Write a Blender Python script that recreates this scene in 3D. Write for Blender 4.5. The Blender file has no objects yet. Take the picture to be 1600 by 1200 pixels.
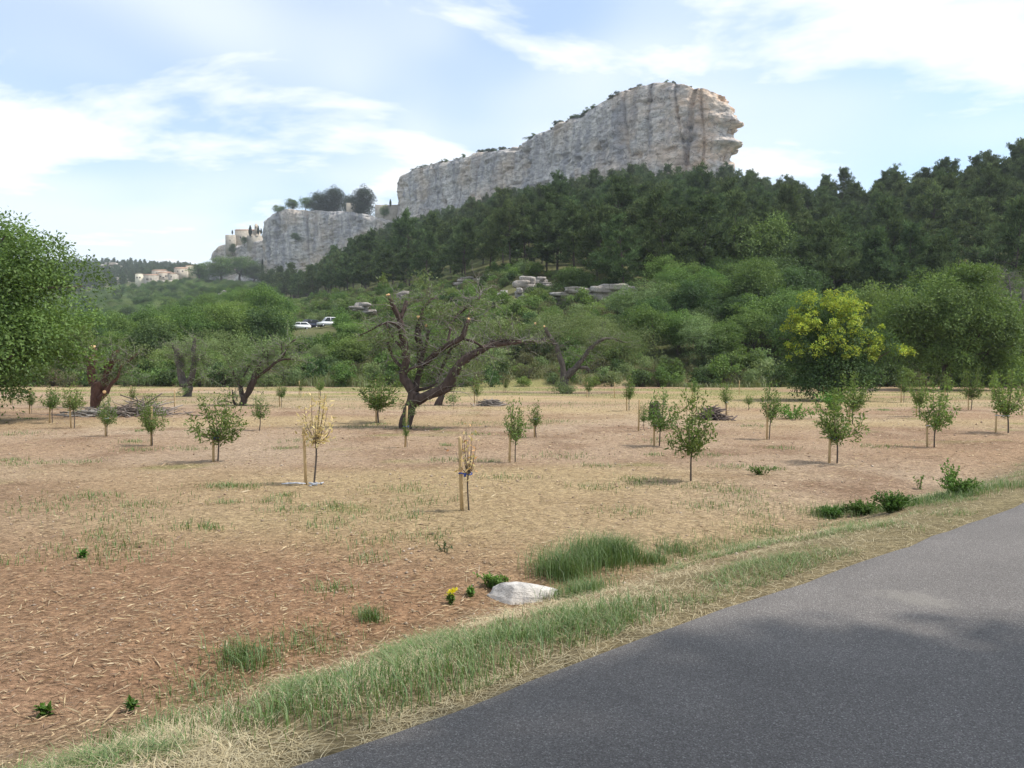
import bpy, math, random
import numpy as np
from mathutils import Vector

sc = bpy.context.scene
COL = sc.collection
R = math.radians
F = 1232.0                       # focal length in pixels of a 1600 px wide picture
CAMZ = 2.0
PITCH = math.atan(28.0 / F)

# ------------------------------------------------------------------ camera
cd = bpy.data.cameras.new('camera')
cam = bpy.data.objects.new('camera', cd); COL.objects.link(cam)
cd.sensor_width = 36.0; cd.lens = 36.0 * F / 1600.0
cd.clip_start = 0.1; cd.clip_end = 6000
cam.location = (0, 0, CAMZ); cam.rotation_euler = (R(90) - PITCH, 0, 0)
sc.camera = cam

# ------------------------------------------------------------------ sky, sun, exposure
SUN_EL, SUN_AZ = 57.0, 92.0      # azimuth measured clockwise from +Y (view direction)
world = bpy.data.worlds.new('World'); sc.world = world; world.use_nodes = True
nt = world.node_tree; nt.nodes.clear()
def wn(t, **k):
    n = nt.nodes.new(t)
    for a, b in k.items(): setattr(n, a, b)
    return n
def wmath(op, a, b=None, clamp=False):
    n = wn('ShaderNodeMath', operation=op, use_clamp=clamp)
    for i, v in enumerate((a, b)):
        if v is None: continue
        if isinstance(v, (int, float)): n.inputs[i].default_value = v
        else: nt.links.new(v, n.inputs[i])
    return n.outputs[0]
sky = wn('ShaderNodeTexSky', sky_type='NISHITA', sun_disc=False)
sky.sun_elevation = R(SUN_EL); sky.sun_rotation = R(SUN_AZ)
sky.altitude = 150; sky.air_density = 1.0; sky.dust_density = 1.0; sky.ozone_density = 1.5
tc = wn('ShaderNodeTexCoord')
sep = wn('ShaderNodeSeparateXYZ'); nt.links.new(tc.outputs['Generated'], sep.inputs[0])
zz = wmath('ADD', wmath('MAXIMUM', sep.outputs[2], 0.0), 0.16)
px_ = wmath('DIVIDE', wmath('MULTIPLY', sep.outputs[0], -1.0), zz); py_ = wmath('DIVIDE', sep.outputs[1], zz)
comb = wn('ShaderNodeCombineXYZ'); nt.links.new(px_, comb.inputs[0]); nt.links.new(py_, comb.inputs[1])
def wnoise(scale, detail, rough, dist, loc, sc3=(1, 1, 1)):
    mp = wn('ShaderNodeMapping'); mp.inputs['Location'].default_value = loc; mp.inputs['Scale'].default_value = sc3
    nt.links.new(comb.outputs[0], mp.inputs[0])
    n = wn('ShaderNodeTexNoise'); nt.links.new(mp.outputs[0], n.inputs['Vector'])
    n.inputs['Scale'].default_value = scale; n.inputs['Detail'].default_value = detail
    n.inputs['Roughness'].default_value = rough; n.inputs['Distortion'].default_value = dist
    return n.outputs[0]
n_big = wnoise(0.55, 3, 0.5, 0.3, (9.9, 19.7, 0))
n_fine = wnoise(1.5, 7, 0.58, 0.25, (11.4, 9.2, 0), (0.8, 1.15, 1))
def ramp(v, p0, p1):
    r = wn('ShaderNodeValToRGB'); r.color_ramp.interpolation = 'EASE'
    r.color_ramp.elements[0].position = p0; r.color_ramp.elements[1].position = p1
    nt.links.new(v, r.inputs[0]); return r.outputs[0]
veil = wmath('ADD', wmath('MULTIPLY', ramp(n_big, 0.38, 0.62), 0.5), 0.26)
puffs = ramp(wmath('ADD', wmath('MULTIPLY', n_fine, 0.75), wmath('MULTIPLY', n_big, 0.25)), 0.42, 0.60)
cover = wmath('MAXIMUM', veil, puffs)
# sky brightness is physical: scale it, then mix towards cloud white
scl = wn('ShaderNodeMix', data_type='RGBA', blend_type='MULTIPLY'); scl.inputs[0].default_value = 1.0
nt.links.new(sky.outputs[0], scl.inputs[6]); scl.inputs[7].default_value = (0.86, 1.08, 1.16, 1)
mix = wn('ShaderNodeMix', data_type='RGBA'); nt.links.new(cover, mix.inputs[0])
nt.links.new(scl.outputs[2], mix.inputs[6]); mix.inputs[7].default_value = (5.7, 5.95, 6.2, 1)
bg = wn('ShaderNodeBackground'); bg.inputs[1].default_value = 0.15
nt.links.new(mix.outputs[2], bg.inputs[0])
out = wn('ShaderNodeOutputWorld'); nt.links.new(bg.outputs[0], out.inputs[0])

sd = bpy.data.lights.new('sun', 'SUN'); sd.energy = 3.9; sd.angle = R(2.0); sd.color = (1.0, 0.95, 0.87)
sun = bpy.data.objects.new('sun', sd); COL.objects.link(sun)
sdir = Vector((math.sin(R(SUN_AZ)) * math.cos(R(SUN_EL)), math.cos(R(SUN_AZ)) * math.cos(R(SUN_EL)), math.sin(R(SUN_EL))))
sun.rotation_euler = sdir.to_track_quat('Z', 'Y').to_euler()

sc.view_settings.view_transform = 'Standard'; sc.view_settings.look = 'None'
sc.view_settings.exposure = 0.4; sc.view_settings.gamma = 1.0; sc.view_settings.use_curve_mapping = False
sc.cycles.max_bounces = 5; sc.cycles.diffuse_bounces = 2; sc.cycles.glossy_bounces = 2
sc.cycles.transmission_bounces = 3; sc.cycles.transparent_max_bounces = 4; sc.cycles.volume_bounces = 0

# ------------------------------------------------------------------ helpers
def at(px, py, Y):
    """world point on the line of sight of a picture point, at distance Y ahead"""
    u = (px - 800.0) / F; v = (600.0 - py) / F
    c, s = math.cos(PITCH), math.sin(PITCH)
    dy = c + v * s; dz = -s + v * c
    k = Y / dy
    return Vector((u * k, Y, CAMZ + dz * k))
def ground_d(py, z=0.0):
    v = (600.0 - py) / F
    c, s = math.cos(PITCH), math.sin(PITCH)
    return (z - CAMZ) * (c + v * s) / (-s + v * c)
def gat(px, py):                 # a point on the flat field
    return at(px, py, ground_d(py))

rng = np.random.default_rng(7)
def hashn(ix, iy, iz, seed):
    h = (ix * 374761393 + iy * 668265263 + iz * 2147483647 + seed * 1274126177) & 0xFFFFFFFF
    h = ((h ^ (h >> 13)) * 1274126177) & 0xFFFFFFFF
    h = (h ^ (h >> 16)) & 0xFFFFFFFF
    return h.astype(np.float64) / 4294967295.0
def vnoise(p, seed=0):
    p = np.asarray(p, dtype=np.float64)
    i = np.floor(p).astype(np.int64); f = p - i
    w = f * f * (3 - 2 * f)
    r = 0
    for dx in (0, 1):
        for dy in (0, 1):
            for dz in (0, 1):
                wt = (w[:, 0] if dx else 1 - w[:, 0]) * (w[:, 1] if dy else 1 - w[:, 1]) * (w[:, 2] if dz else 1 - w[:, 2])
                r = r + wt * hashn(i[:, 0] + dx, i[:, 1] + dy, i[:, 2] + dz, seed)
    return r * 2 - 1
def fbm(p, octv=4, seed=0, gain=0.5):
    p = np.asarray(p, dtype=np.float64); a = 1.0; r = 0; tot = 0
    for o in range(octv):
        r = r + a * vnoise(p * (2 ** o) + 17.3 * o, seed + o); tot += a; a *= gain
    return r / tot
def xyz(x, y, z=None):
    return np.stack([x, y, np.zeros_like(x) if z is None else z], 1)

def mesh_np(name, verts, quads=None, tris=None, mat=None, col=None, smooth=False):
    """mesh from arrays; col = per vertex rgb"""
    me = bpy.data.meshes.new(name)
    verts = np.asarray(verts, dtype=np.float32)
    nq = 0 if quads is None else len(quads); ntri = 0 if tris is None else len(tris)
    me.vertices.add(len(verts)); me.vertices.foreach_set('co', verts.ravel())
    idx = []
    if nq: idx.append(np.asarray(quads, dtype=np.int32).ravel())
    if ntri: idx.append(np.asarray(tris, dtype=np.int32).ravel())
    idx = np.concatenate(idx)
    me.loops.add(len(idx)); me.loops.foreach_set('vertex_index', idx)
    st = np.concatenate([np.arange(nq) * 4, nq * 4 + np.arange(ntri) * 3]).astype(np.int32)
    me.polygons.add(nq + ntri); me.polygons.foreach_set('loop_start', st)
    me.update(calc_edges=True)
    if col is not None:
        ca = me.color_attributes.new('Col', 'FLOAT_COLOR', 'POINT')
        c4 = np.ones((len(verts), 4), dtype=np.float32); c4[:, :3] = col
        ca.data.foreach_set('color', c4.ravel())
    if smooth: me.polygons.foreach_set('use_smooth', np.ones(nq + ntri, dtype=bool))
    if mat: me.materials.append(mat)
    me.validate()
    return me
class MB:
    """collects pieces into one mesh"""
    def __init__(s): s.v = []; s.q = []; s.t = []; s.c = []; s.n = 0
    def add(s, v, q=None, t=None, c=None):
        v = np.asarray(v, dtype=np.float64)
        s.v.append(v)
        if q is not None and len(q): s.q.append(np.asarray(q, dtype=np.int64) + s.n)
        if t is not None and len(t): s.t.append(np.asarray(t, dtype=np.int64) + s.n)
        if c is None: c = (0.5, 0.5, 0.5)
        s.c.append(np.broadcast_to(np.asarray(c, dtype=np.float64), (len(v), 3)))
        s.n += len(v); return s
    def mesh(s, name, mat, smooth=False):
        return mesh_np(name, np.concatenate(s.v), np.concatenate(s.q) if s.q else None,
                       np.concatenate(s.t) if s.t else None, mat, np.concatenate(s.c), smooth)
    def box(s, c, size, rz=0.0, col=None, taper=1.0):
        sx, sy, sz = [a / 2 for a in size]
        v = np.array([[x * (taper if z > 0 else 1), y * (taper if z > 0 else 1), z] for z in (-sz, sz) for x, y in ((-sx, -sy), (sx, -sy), (sx, sy), (-sx, sy))])
        ca, sa = math.cos(rz), math.sin(rz)
        v = np.stack([v[:, 0] * ca - v[:, 1] * sa, v[:, 0] * sa + v[:, 1] * ca, v[:, 2]], 1) + np.asarray(c)
        q = [[0, 3, 2, 1], [4, 5, 6, 7], [0, 1, 5, 4], [1, 2, 6, 5], [2, 3, 7, 6], [3, 0, 4, 7]]
        return s.add(v, q, None, col)
    def tube(s, pts, rad, n=7, col=None, rough=0.0, seed=0, cap=True):
        pts = np.asarray([tuple(p) for p in pts], dtype=np.float64); rad = np.asarray(rad, dtype=np.float64)
        m = len(pts)
        tan = np.gradient(pts, axis=0); tan /= np.linalg.norm(tan, axis=1)[:, None] + 1e-9
        ref = np.array([0.31, 0.87, 0.2]); ref = ref / np.linalg.norm(ref)
        a = np.cross(tan, ref); a /= np.linalg.norm(a, axis=1)[:, None] + 1e-9
        b = np.cross(tan, a)
        th = np.arange(n) * 2 * math.pi / n
        rr = rad[:, None] * np.ones(n)[None]
        if rough:
            k = fbm(np.stack([np.repeat(pts[:, 0], n) * 4, np.repeat(pts[:, 2], n) * 3, np.tile(np.cos(th), m) * 1.7 + seed], 1), 3, seed)
            rr = rr * (1 + rough * k.reshape(m, n))
        v = pts[:, None, :] + rr[..., None] * (np.cos(th)[None, :, None] * a[:, None, :] + np.sin(th)[None, :, None] * b[:, None, :])
        v = v.reshape(-1, 3)
        i = np.arange(m - 1)[:, None] * n; j = np.arange(n)[None]; j2 = (j + 1) % n
        q = np.stack([i + j, i + j2, i + n + j2, i + n + j], -1).reshape(-1, 4)
        t = []
        if cap:
            v = np.concatenate([v, pts[:1], pts[-1:]])
            for k in range(n): t.append([m * n, (k + 1) % n, k]); t.append([m * n + 1, (m - 1) * n + k, (m - 1) * n + (k + 1) % n])
        return s.add(v, q, t if t else None, col)
def smooth_path(ctrl, step):
    """Catmull-Rom through rows of numbers (x,y,z,r...)"""
    c = np.asarray(ctrl, dtype=np.float64)
    if len(c) < 3: 
        n = max(2, int(np.linalg.norm(c[-1][:3] - c[0][:3]) / step) + 1)
        return c[0] + (c[-1] - c[0]) * np.linspace(0, 1, n)[:, None]
    p = np.concatenate([[2 * c[0] - c[1]], c, [2 * c[-1] - c[-2]]]); o = []
    for i in range(1, len(p) - 2):
        n = max(2, int(np.linalg.norm(p[i + 1][:3] - p[i][:3]) / step) + 1)
        t = np.linspace(0, 1, n, endpoint=False)[:, None]
        o.append(0.5 * (2 * p[i] + (p[i + 1] - p[i - 1]) * t + (2 * p[i - 1] - 5 * p[i] + 4 * p[i + 1] - p[i + 2]) * t ** 2 + (3 * p[i] - p[i - 1] - 3 * p[i + 1] + p[i + 2]) * t ** 3))
    o.append(c[-1:]); return np.concatenate(o)

def obj(name, me, parent=None, label=None, cat=None, group=None, kind=None, loc=None):
    o = bpy.data.objects.new(name, me); COL.objects.link(o)
    if parent is not None: o.parent = parent
    if loc is not None: o.location = loc
    return tag(o, label, cat, group, kind)
def tag(o, label=None, cat=None, group=None, kind=None):
    if label: o['label'] = label
    if cat: o['category'] = cat
    if group: o['group'] = group
    if kind: o['kind'] = kind
    return o
def empty(name, loc, label, cat, group=None, rz=0.0, scale=None):
    o = bpy.data.objects.new(name, None); COL.objects.link(o)
    o.empty_display_size = 0.3; o.location = loc; o.rotation_euler[2] = rz
    if scale is not None: o.scale = scale if hasattr(scale, '__len__') else (scale,) * 3
    return tag(o, label, cat, group)

# ------------------------------------------------------------------ materials
def new_mat(name):
    m = bpy.data.materials.new(name); m.use_nodes = True
    t = m.node_tree; t.nodes.clear()
    o = t.nodes.new('ShaderNodeOutputMaterial')
    return m, t, o
def N(t, kind, ins=None, **k):
    n = t.nodes.new(kind)
    for a, b in k.items(): setattr(n, a, b)
    for a, b in (ins or {}).items():
        if hasattr(b, 'node'): t.links.new(b, n.inputs[a])
        else: n.inputs[a].default_value = b
    return n
def noise_n(t, scale, detail=4, rough=0.55, vec=None, dist=0.0):
    n = N(t, 'ShaderNodeTexNoise', {'Scale': scale, 'Detail': detail, 'Roughness': rough, 'Distortion': dist})
    if vec is not None: t.links.new(vec, n.inputs['Vector'])
    return n.outputs[0]
def ramp_n(t, v, stops):
    r = N(t, 'ShaderNodeValToRGB', {0: v})
    el = r.color_ramp.elements
    while len(el) < len(stops): el.new(0.5)
    for e, (p, c) in zip(el, stops):
        e.position = p; e.color = (*c, 1) if len(c) == 3 else c
    return r.outputs[0]
def mixc(t, f, a, b, blend='MIX'):
    n = N(t, 'ShaderNodeMix', {0: f, 6: a if hasattr(a, 'node') else (*a, 1), 7: b if hasattr(b, 'node') else (*b, 1)}, data_type='RGBA', blend_type=blend)
    return n.outputs[2]
def grey(v): return (v, v, v)
def objco(t, scale=(1, 1, 1)):
    c = N(t, 'ShaderNodeTexCoord'); m = N(t, 'ShaderNodeMapping', {0: c.outputs['Object'], 'Scale': scale})
    return m.outputs[0]

def leaf_mat(name, trans=0.38, var=0.2, hue=0.015, gloss=0.015):
    """leaf colour comes from the mesh, each plant shifts it a little"""
    m, t, o = new_mat(name)
    a = N(t, 'ShaderNodeAttribute', attribute_name='Col')
    oi = N(t, 'ShaderNodeObjectInfo')
    v = N(t, 'ShaderNodeMapRange', {0: oi.outputs['Random'], 3: 1 - var, 4: 1 + var}).outputs[0]
    mu = N(t, 'ShaderNodeMath', {0: oi.outputs['Random'], 1: 7.31}, operation='MULTIPLY').outputs[0]
    fr = N(t, 'ShaderNodeMath', {0: mu}, operation='FRACT').outputs[0]
    h = N(t, 'ShaderNodeMapRange', {0: fr, 3: 0.5 - hue, 4: 0.5 + hue}).outputs[0]
    hs = N(t, 'ShaderNodeHueSaturation', {'Hue': h, 'Value': v, 'Color': a.outputs['Color']}).outputs[0]
    d = N(t, 'ShaderNodeBsdfDiffuse', {0: hs}).outputs[0]
    tr = N(t, 'ShaderNodeBsdfTranslucent', {0: mixc(t, 0.6, hs, (0.95, 1.0, 0.5), 'MULTIPLY')}).outputs[0]
    mx = N(t, 'ShaderNodeMixShader', {0: trans, 1: d, 2: tr}).outputs[0]
    g = N(t, 'ShaderNodeBsdfGlossy', {0: (1, 1, 1, 1), 'Roughness': 0.6}).outputs[0]
    mx = N(t, 'ShaderNodeMixShader', {0: gloss, 1: mx, 2: g}).outputs[0]
    t.links.new(mx, o.inputs[0]); return m
def plain_mat(name, col, rough=0.8, var=0.25, scale=8.0, bump=0.0, metallic=0.0, stretch=(1, 1, 1), usecol=False):
    m, t, o = new_mat(name)
    co = objco(t, stretch)
    nz = noise_n(t, scale, 5, 0.6, co)
    base = N(t, 'ShaderNodeAttribute', attribute_name='Col').outputs['Color'] if usecol else None
    lo = tuple(c * (1 - var) for c in col); hi = tuple(min(1, c * (1 + var)) for c in col)
    c = ramp_n(t, nz, [(0.3, lo), (0.7, hi)])
    if usecol: c = mixc(t, 1.0, base, ramp_n(t, nz, [(0.3, grey(1 - var)), (0.7, grey(1 + var))]), 'MULTIPLY')
    b = N(t, 'ShaderNodeBsdfPrincipled', {'Base Color': c, 'Roughness': rough, 'Metallic': metallic, 'Specular IOR Level': 0.3})
    if bump:
        bn = N(t, 'ShaderNodeBump', {'Height': nz, 'Strength': bump, 'Distance': 0.05})
        t.links.new(bn.outputs[0], b.inputs['Normal'])
    t.links.new(b.outputs[0], o.inputs[0]); return m

M = {}
M['leaf'] = leaf_mat('broad_leaf')
M['needle'] = leaf_mat('pine_needle', 0.25, 0.25, 0.02, 0.0)
M['grass'] = leaf_mat('grass_blade', 0.35, 0.0, 0.0, 0.04)
M['straw'] = leaf_mat('straw_blade', 0.15, 0.0, 0.0, 0.05)
M['bark'] = plain_mat('old_bark', (0.075, 0.055, 0.045), 0.95, 0.45, 9, 0.8, stretch=(1, 1, 0.35), usecol=True)
M['twig'] = plain_mat('grey_twig', (0.2, 0.18, 0.16), 0.9, 0.2, 6, usecol=True)
M['cut'] = plain_mat('fresh_cut_wood', (0.62, 0.40, 0.2), 0.8, 0.2, 12)
M['stake'] = plain_mat('stake_wood', (0.50, 0.36, 0.19), 0.8, 0.18, 14, 0.2, stretch=(1, 1, 0.15))
M['tie'] = plain_mat('blue_tie', (0.05, 0.08, 0.3), 0.5, 0.2, 20)
M['whitetie'] = plain_mat('pale_tie', (0.55, 0.57, 0.62), 0.6, 0.15, 20)

def rock_mat(name, warm=0.35, scale=1.0, streak=True, bright=1.0):
    m, t, o = new_mat(name)
    co = objco(t)
    st = objco(t, (0.16 * scale, 0.16 * scale, 0.022 * scale))
    fine = noise_n(t, 0.33 * scale, 9, 0.72, co)
    big = noise_n(t, 0.035 * scale, 4, 0.55, co)
    strata = noise_n(t, 1.0, 5, 0.6, objco(t, (0.16 * scale, 0.16 * scale, 0.5 * scale)))
    base = ramp_n(t, fine, [(0.32, (0.19 * bright, 0.18 * bright, 0.175 * bright)), (0.47, (0.37 * bright, 0.35 * bright, 0.33 * bright)), (0.66, (0.54 * bright, 0.51 * bright, 0.475 * bright))])
    if streak:
        sn = noise_n(t, 1.0, 6, 0.62, st, 0.3)
        base = mixc(t, ramp_n(t, sn, [(0.45, grey(0)), (0.60, grey(0.8))]), base, (0.19 * bright, 0.19 * bright, 0.205 * bright))
    base = mixc(t, ramp_n(t, big, [(0.46, grey(0)), (0.62, grey(warm))]), base, (0.56, 0.43, 0.30))
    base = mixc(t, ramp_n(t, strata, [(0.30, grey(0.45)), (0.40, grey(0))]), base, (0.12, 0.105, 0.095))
    if scale == 1.0:      # patchy warmer tint, growing towards the cliff's beak end
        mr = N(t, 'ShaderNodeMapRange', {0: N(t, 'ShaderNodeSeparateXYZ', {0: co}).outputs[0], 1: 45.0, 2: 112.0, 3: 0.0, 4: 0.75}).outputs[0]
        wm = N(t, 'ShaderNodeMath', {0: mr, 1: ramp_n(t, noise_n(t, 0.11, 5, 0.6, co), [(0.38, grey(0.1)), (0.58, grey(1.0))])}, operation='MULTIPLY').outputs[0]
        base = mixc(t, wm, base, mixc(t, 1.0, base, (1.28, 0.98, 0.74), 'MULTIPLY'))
    b = N(t, 'ShaderNodeBsdfPrincipled', {'Base Color': base, 'Roughness': 0.95, 'Specular IOR Level': 0.15})
    vo = N(t, 'ShaderNodeTexVoronoi', {'Vector': N(t, 'ShaderNodeMixRGB', {0: 0.35, 1: objco(t, (0.2 * scale, 0.2 * scale, 0.42 * scale)), 2: N(t, 'ShaderNodeTexNoise', {'Vector': co, 'Scale': 0.5 * scale, 'Detail': 4.0}).outputs[1]}, blend_type='ADD').outputs[0], 'Scale': 1.0}, feature='DISTANCE_TO_EDGE').outputs[0]
    base = mixc(t, ramp_n(t, vo, [(0.0, grey(0.75 if streak else 0.0)), (0.035, grey(0.0))]), base, (0.075, 0.07, 0.068))
    t.links.new(base, b.inputs['Base Color'])
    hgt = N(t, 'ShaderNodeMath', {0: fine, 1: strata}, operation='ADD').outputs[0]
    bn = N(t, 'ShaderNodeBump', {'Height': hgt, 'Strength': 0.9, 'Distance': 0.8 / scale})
    t.links.new(bn.outputs[0], b.inputs['Normal']); t.links.new(b.outputs[0], o.inputs[0]); return m
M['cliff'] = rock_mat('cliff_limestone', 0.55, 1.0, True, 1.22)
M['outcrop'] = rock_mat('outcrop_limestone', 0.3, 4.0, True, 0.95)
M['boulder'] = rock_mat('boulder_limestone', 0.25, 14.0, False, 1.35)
# ------------------------------------------------------------------ terrain
EDGE = np.array([(-38, -28), (-26, -18), (-14, -8), (-8, -2.9), (-3.5, 0.92), (-0.89, 3.14), (-0.26, 3.68), (0.76, 4.66), (2.43, 6.1), (4.05, 7.5), (6.07, 9.32), (9.5, 12.5), (14, 16.8), (22, 24.4), (40, 42), (60, 62)], dtype=float)
EDGE = smooth_path(np.concatenate([EDGE, np.zeros((len(EDGE), 1))], 1), 0.35)[:, :2]
def road_sd(x, y):
    """signed distance to the road's left edge, positive on the field side"""
    p = np.stack([x, y], 1); best = np.full(len(x), 1e9); sg = np.ones(len(x))
    near = (np.abs(x) < 110) & (y < 90)
    pn = p[near]; bb = np.full(len(pn), 1e9); ss = np.ones(len(pn))
    for a, b in zip(EDGE[:-1], EDGE[1:]):
        d = b - a; L2 = (d * d).sum()
        t = np.clip(((pn - a) @ d) / L2, 0, 1)
        q = pn - (a + t[:, None] * d)
        dist = np.hypot(q[:, 0], q[:, 1])
        cr = d[0] * (pn[:, 1] - a[1]) - d[1] * (pn[:, 0] - a[0])
        m = dist < bb
        bb[m] = dist[m]; ss[m] = np.sign(cr[m])
    best[near] = bb; sg[near] = ss
    return best * sg
COLS = [(-500, [(77, 0), (150, 2), (400, 18), (800, 60), (1200, 158), (1600, 158)]),
 (0, [(77, 0), (150, 2.5), (400, 20), (800, 60), (1150, 150), (1600, 150)]),
 (110, [(77, 0), (150, 3), (400, 22), (700, 56), (900, 92), (1200, 152), (1600, 152)]),
 (200, [(77, 0), (150, 4), (300, 14), (500, 38), (700, 68), (760, 77), (900, 98), (1200, 152), (1600, 152)]),
 (300, [(77, 0), (150, 5), (300, 18), (500, 43), (700, 74), (800, 90), (1200, 147), (1600, 147)]),
 (335, [(77, 0), (150, 6), (300, 22), (500, 46), (680, 70), (720, 77), (900, 95), (1600, 110)]),
 (408, [(77, 0), (150, 7.5), (300, 24), (500, 46), (650, 64), (720, 72), (1600, 95)]),
 (470, [(77, 0), (150, 8.5), (300, 25), (500, 45), (640, 60), (700, 66), (1600, 95)]),
 (620, [(77, 0), (120, 6), (200, 20), (350, 46), (500, 78), (600, 96), (700, 100), (1600, 100)]),
 (800, [(77, 0), (110, 8), (150, 19), (250, 40), (400, 74), (500, 96), (600, 100), (1600, 100)]),
 (1000, [(77, 0), (110, 10), (160, 22), (250, 45), (350, 73), (410, 90), (500, 94), (1600, 95)]),
 (1150, [(77, 0), (110, 9), (160, 22), (250, 44), (330, 68), (400, 84), (450, 86), (1600, 85)]),
 (1300, [(77, 0), (100, 3), (130, 10), (200, 31), (270, 51), (320, 55), (1600, 55)]),
 (1450, [(77, 0), (100, 3), (130, 10), (200, 35), (240, 48), (300, 54), (1600, 50)]),
 (1600, [(77, 0), (95, 4), (130, 12), (200, 40), (225, 49), (300, 55), (1600, 50)]),
 (2100, [(77, 0), (95, 4), (130, 13), (200, 45), (240, 58), (320, 64), (1600, 60)])]
CT = np.array([(c[0] - 800) / F for c in COLS])
def height(x, y, detail=True):
    x = np.atleast_1d(np.asarray(x, dtype=float)); y = np.atleast_1d(np.asarray(y, dtype=float))
    t = np.clip(x / np.maximum(y, 40), CT[0], CT[-1])
    zs = np.stack([np.interp(y, [p[0] for p in c[1]], [p[1] for p in c[1]]) for c in COLS])
    k = np.clip(np.searchsorted(CT, t) - 1, 0, len(CT) - 2)
    w = (t - CT[k]) / (CT[k + 1] - CT[k])
    z = zs[k, np.arange(len(x))] * (1 - w) + zs[k + 1, np.arange(len(x))] * w
    s = np.clip((y - 80) / 80, 0, 1)
    z = z + s * 1.6 * fbm(xyz(x / 28, y / 28), 4, 5)
    if detail:
        near = np.clip((90 - y) / 20, 0, 1)
        z = z + near * (0.07 * fbm(xyz(x / 3.5, y / 3.5), 3, 9) + 0.02 * fbm(xyz(x / 0.5, y / 0.5), 2, 3))
    d = road_sd(x, y)
    w2 = 1.9 + 0.35 * fbm(xyz(x / 2.2, y / 2.2), 2, 31)
    v = np.clip(1 - (d - 0.25) / w2, 0, 1); v = v * v * (3 - 2 * v)
    bank = 0.37 * v - 0.10 * np.exp(-((d - 2.3) / 0.5) ** 2)
    z = np.where(d > 0, z * (1 - 0.7 * v) + bank, 0.36)
    z = np.where(d < -0.25, 0.22, z)
    return z
def hz(x, y): return float(height(x, y)[0])

tt = np.concatenate([np.linspace(-1.05, -0.7, 25, endpoint=False), np.linspace(-0.7, 0.75, 330), np.linspace(0.75, 1.1, 26)[1:]])
yy = np.concatenate([np.linspace(-25, 0, 22, endpoint=False), np.linspace(0, 16, 110, endpoint=False), np.linspace(16, 80, 130, endpoint=False), np.geomspace(80, 1600, 190)])
TT, YY = np.meshgrid(tt, yy)
gx = (TT * np.maximum(YY, 40)).ravel(); gy = YY.ravel()
gz = height(gx, gy)
nc = len(tt); nr = len(yy)
i = np.arange(nr - 1)[:, None] * nc; j = np.arange(nc - 1)[None]
gq = np.stack([i + j, i + j + 1, i + nc + j + 1, i + nc + j], -1).reshape(-1, 4)
# colours of the soil, the mulch and the grassy strips themselves
def lerp(a, b, w): return np.asarray(a)[None] * (1 - w[:, None]) + np.asarray(b)[None] * w[:, None] if np.ndim(a) == 1 else a * (1 - w[:, None]) + np.asarray(b)[None] * w[:, None]
n1 = fbm(xyz(gx / 6, gy / 6), 4, 40); n2 = fbm(xyz(gx / 1.3, gy / 1.3), 4, 44); n3 = fbm(xyz(gx / 14, gy / 7), 3, 48)
c = lerp((0.335, 0.225, 0.142), (0.385, 0.285, 0.198), np.clip(n1 * 1.4 + 0.5, 0, 1))
c = lerp(c, (0.23, 0.145, 0.092), np.clip(n2 * 1.7, 0, 0.8))
c = lerp(c, (0.42, 0.32, 0.175), np.clip(n3 * 1.8 - 0.15, 0, 0.7))
c = lerp(c, (0.27, 0.145, 0.08), np.clip(1.2 - np.hypot((gx + 4) / 6.0, (gy - 6.5) / 3.0), 0, 0.7))
green = np.clip((gy - 34) / 25, 0, 1) * np.clip(fbm(xyz(gx / 9, gy / 3), 3, 52) * 2.4 + 0.35, 0, 1) * 0.75
green = np.maximum(green, np.clip(fbm(xyz(gx / 2.2, gy / 1.6), 3, 57) * 3 - 1.25, 0, 0.55))
c = lerp(c, (0.22, 0.22, 0.075), green)
d = road_sd(gx, gy)
c = lerp(c, (0.20, 0.17, 0.09), np.clip((2.6 - d) / 1.6, 0, 1) * (d > -1) * 0.8)
hill = np.clip((gy - 76) / 8, 0, 1)
nh = fbm(xyz(gx / 12, gy / 12), 4, 61)
hc = lerp((0.075, 0.09, 0.036), (0.115, 0.115, 0.05), np.clip(nh * 1.5 + 0.5, 0, 1))
c = c * (1 - hill[:, None]) + hc * hill[:, None]
m, t, o = new_mat('earth_and_mulch')
a = N(t, 'ShaderNodeAttribute', attribute_name='Col').outputs['Color']
co = objco(t)
f1 = noise_n(t, 22, 6, 0.7, co, 0.6); f2 = noise_n(t, 5.5, 6, 0.65, co, 0.4)
f3 = noise_n(t, 1.0, 5, 0.65, objco(t, (16, 60, 20)), 1.2)
k1 = ramp_n(t, f1, [(0.3, grey(0.5)), (0.5, grey(1.0)), (0.72, grey(1.5))])
k2 = ramp_n(t, f2, [(0.3, grey(0.72)), (0.7, grey(1.22))])
k3 = ramp_n(t, f3, [(0.35, grey(0.6)), (0.5, grey(1.0)), (0.68, grey(1.38))])
cc = mixc(t, 1.0, mixc(t, 1.0, mixc(t, 1.0, a, k1, 'MULTIPLY'), k2, 'MULTIPLY'), k3, 'MULTIPLY')
b = N(t, 'ShaderNodeBsdfPrincipled', {'Base Color': cc, 'Roughness': 0.95, 'Specular IOR Level': 0.1})
hh = N(t, 'ShaderNodeMath', {0: f1, 1: f3}, operation='ADD').outputs[0]
bn = N(t, 'ShaderNodeBump', {'Height': hh, 'Strength': 0.8, 'Distance': 0.05})
t.links.new(bn.outputs[0], b.inputs['Normal']); t.links.new(b.outputs[0], o.inputs[0]); M['earth'] = m
obj('ground', mesh_np('ground', np.stack([gx, gy, gz], 1), gq, None, M['earth'], c, True),
    label='mulched brown orchard field rising behind into the wooded hillside', cat='ground', kind='structure')

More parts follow.
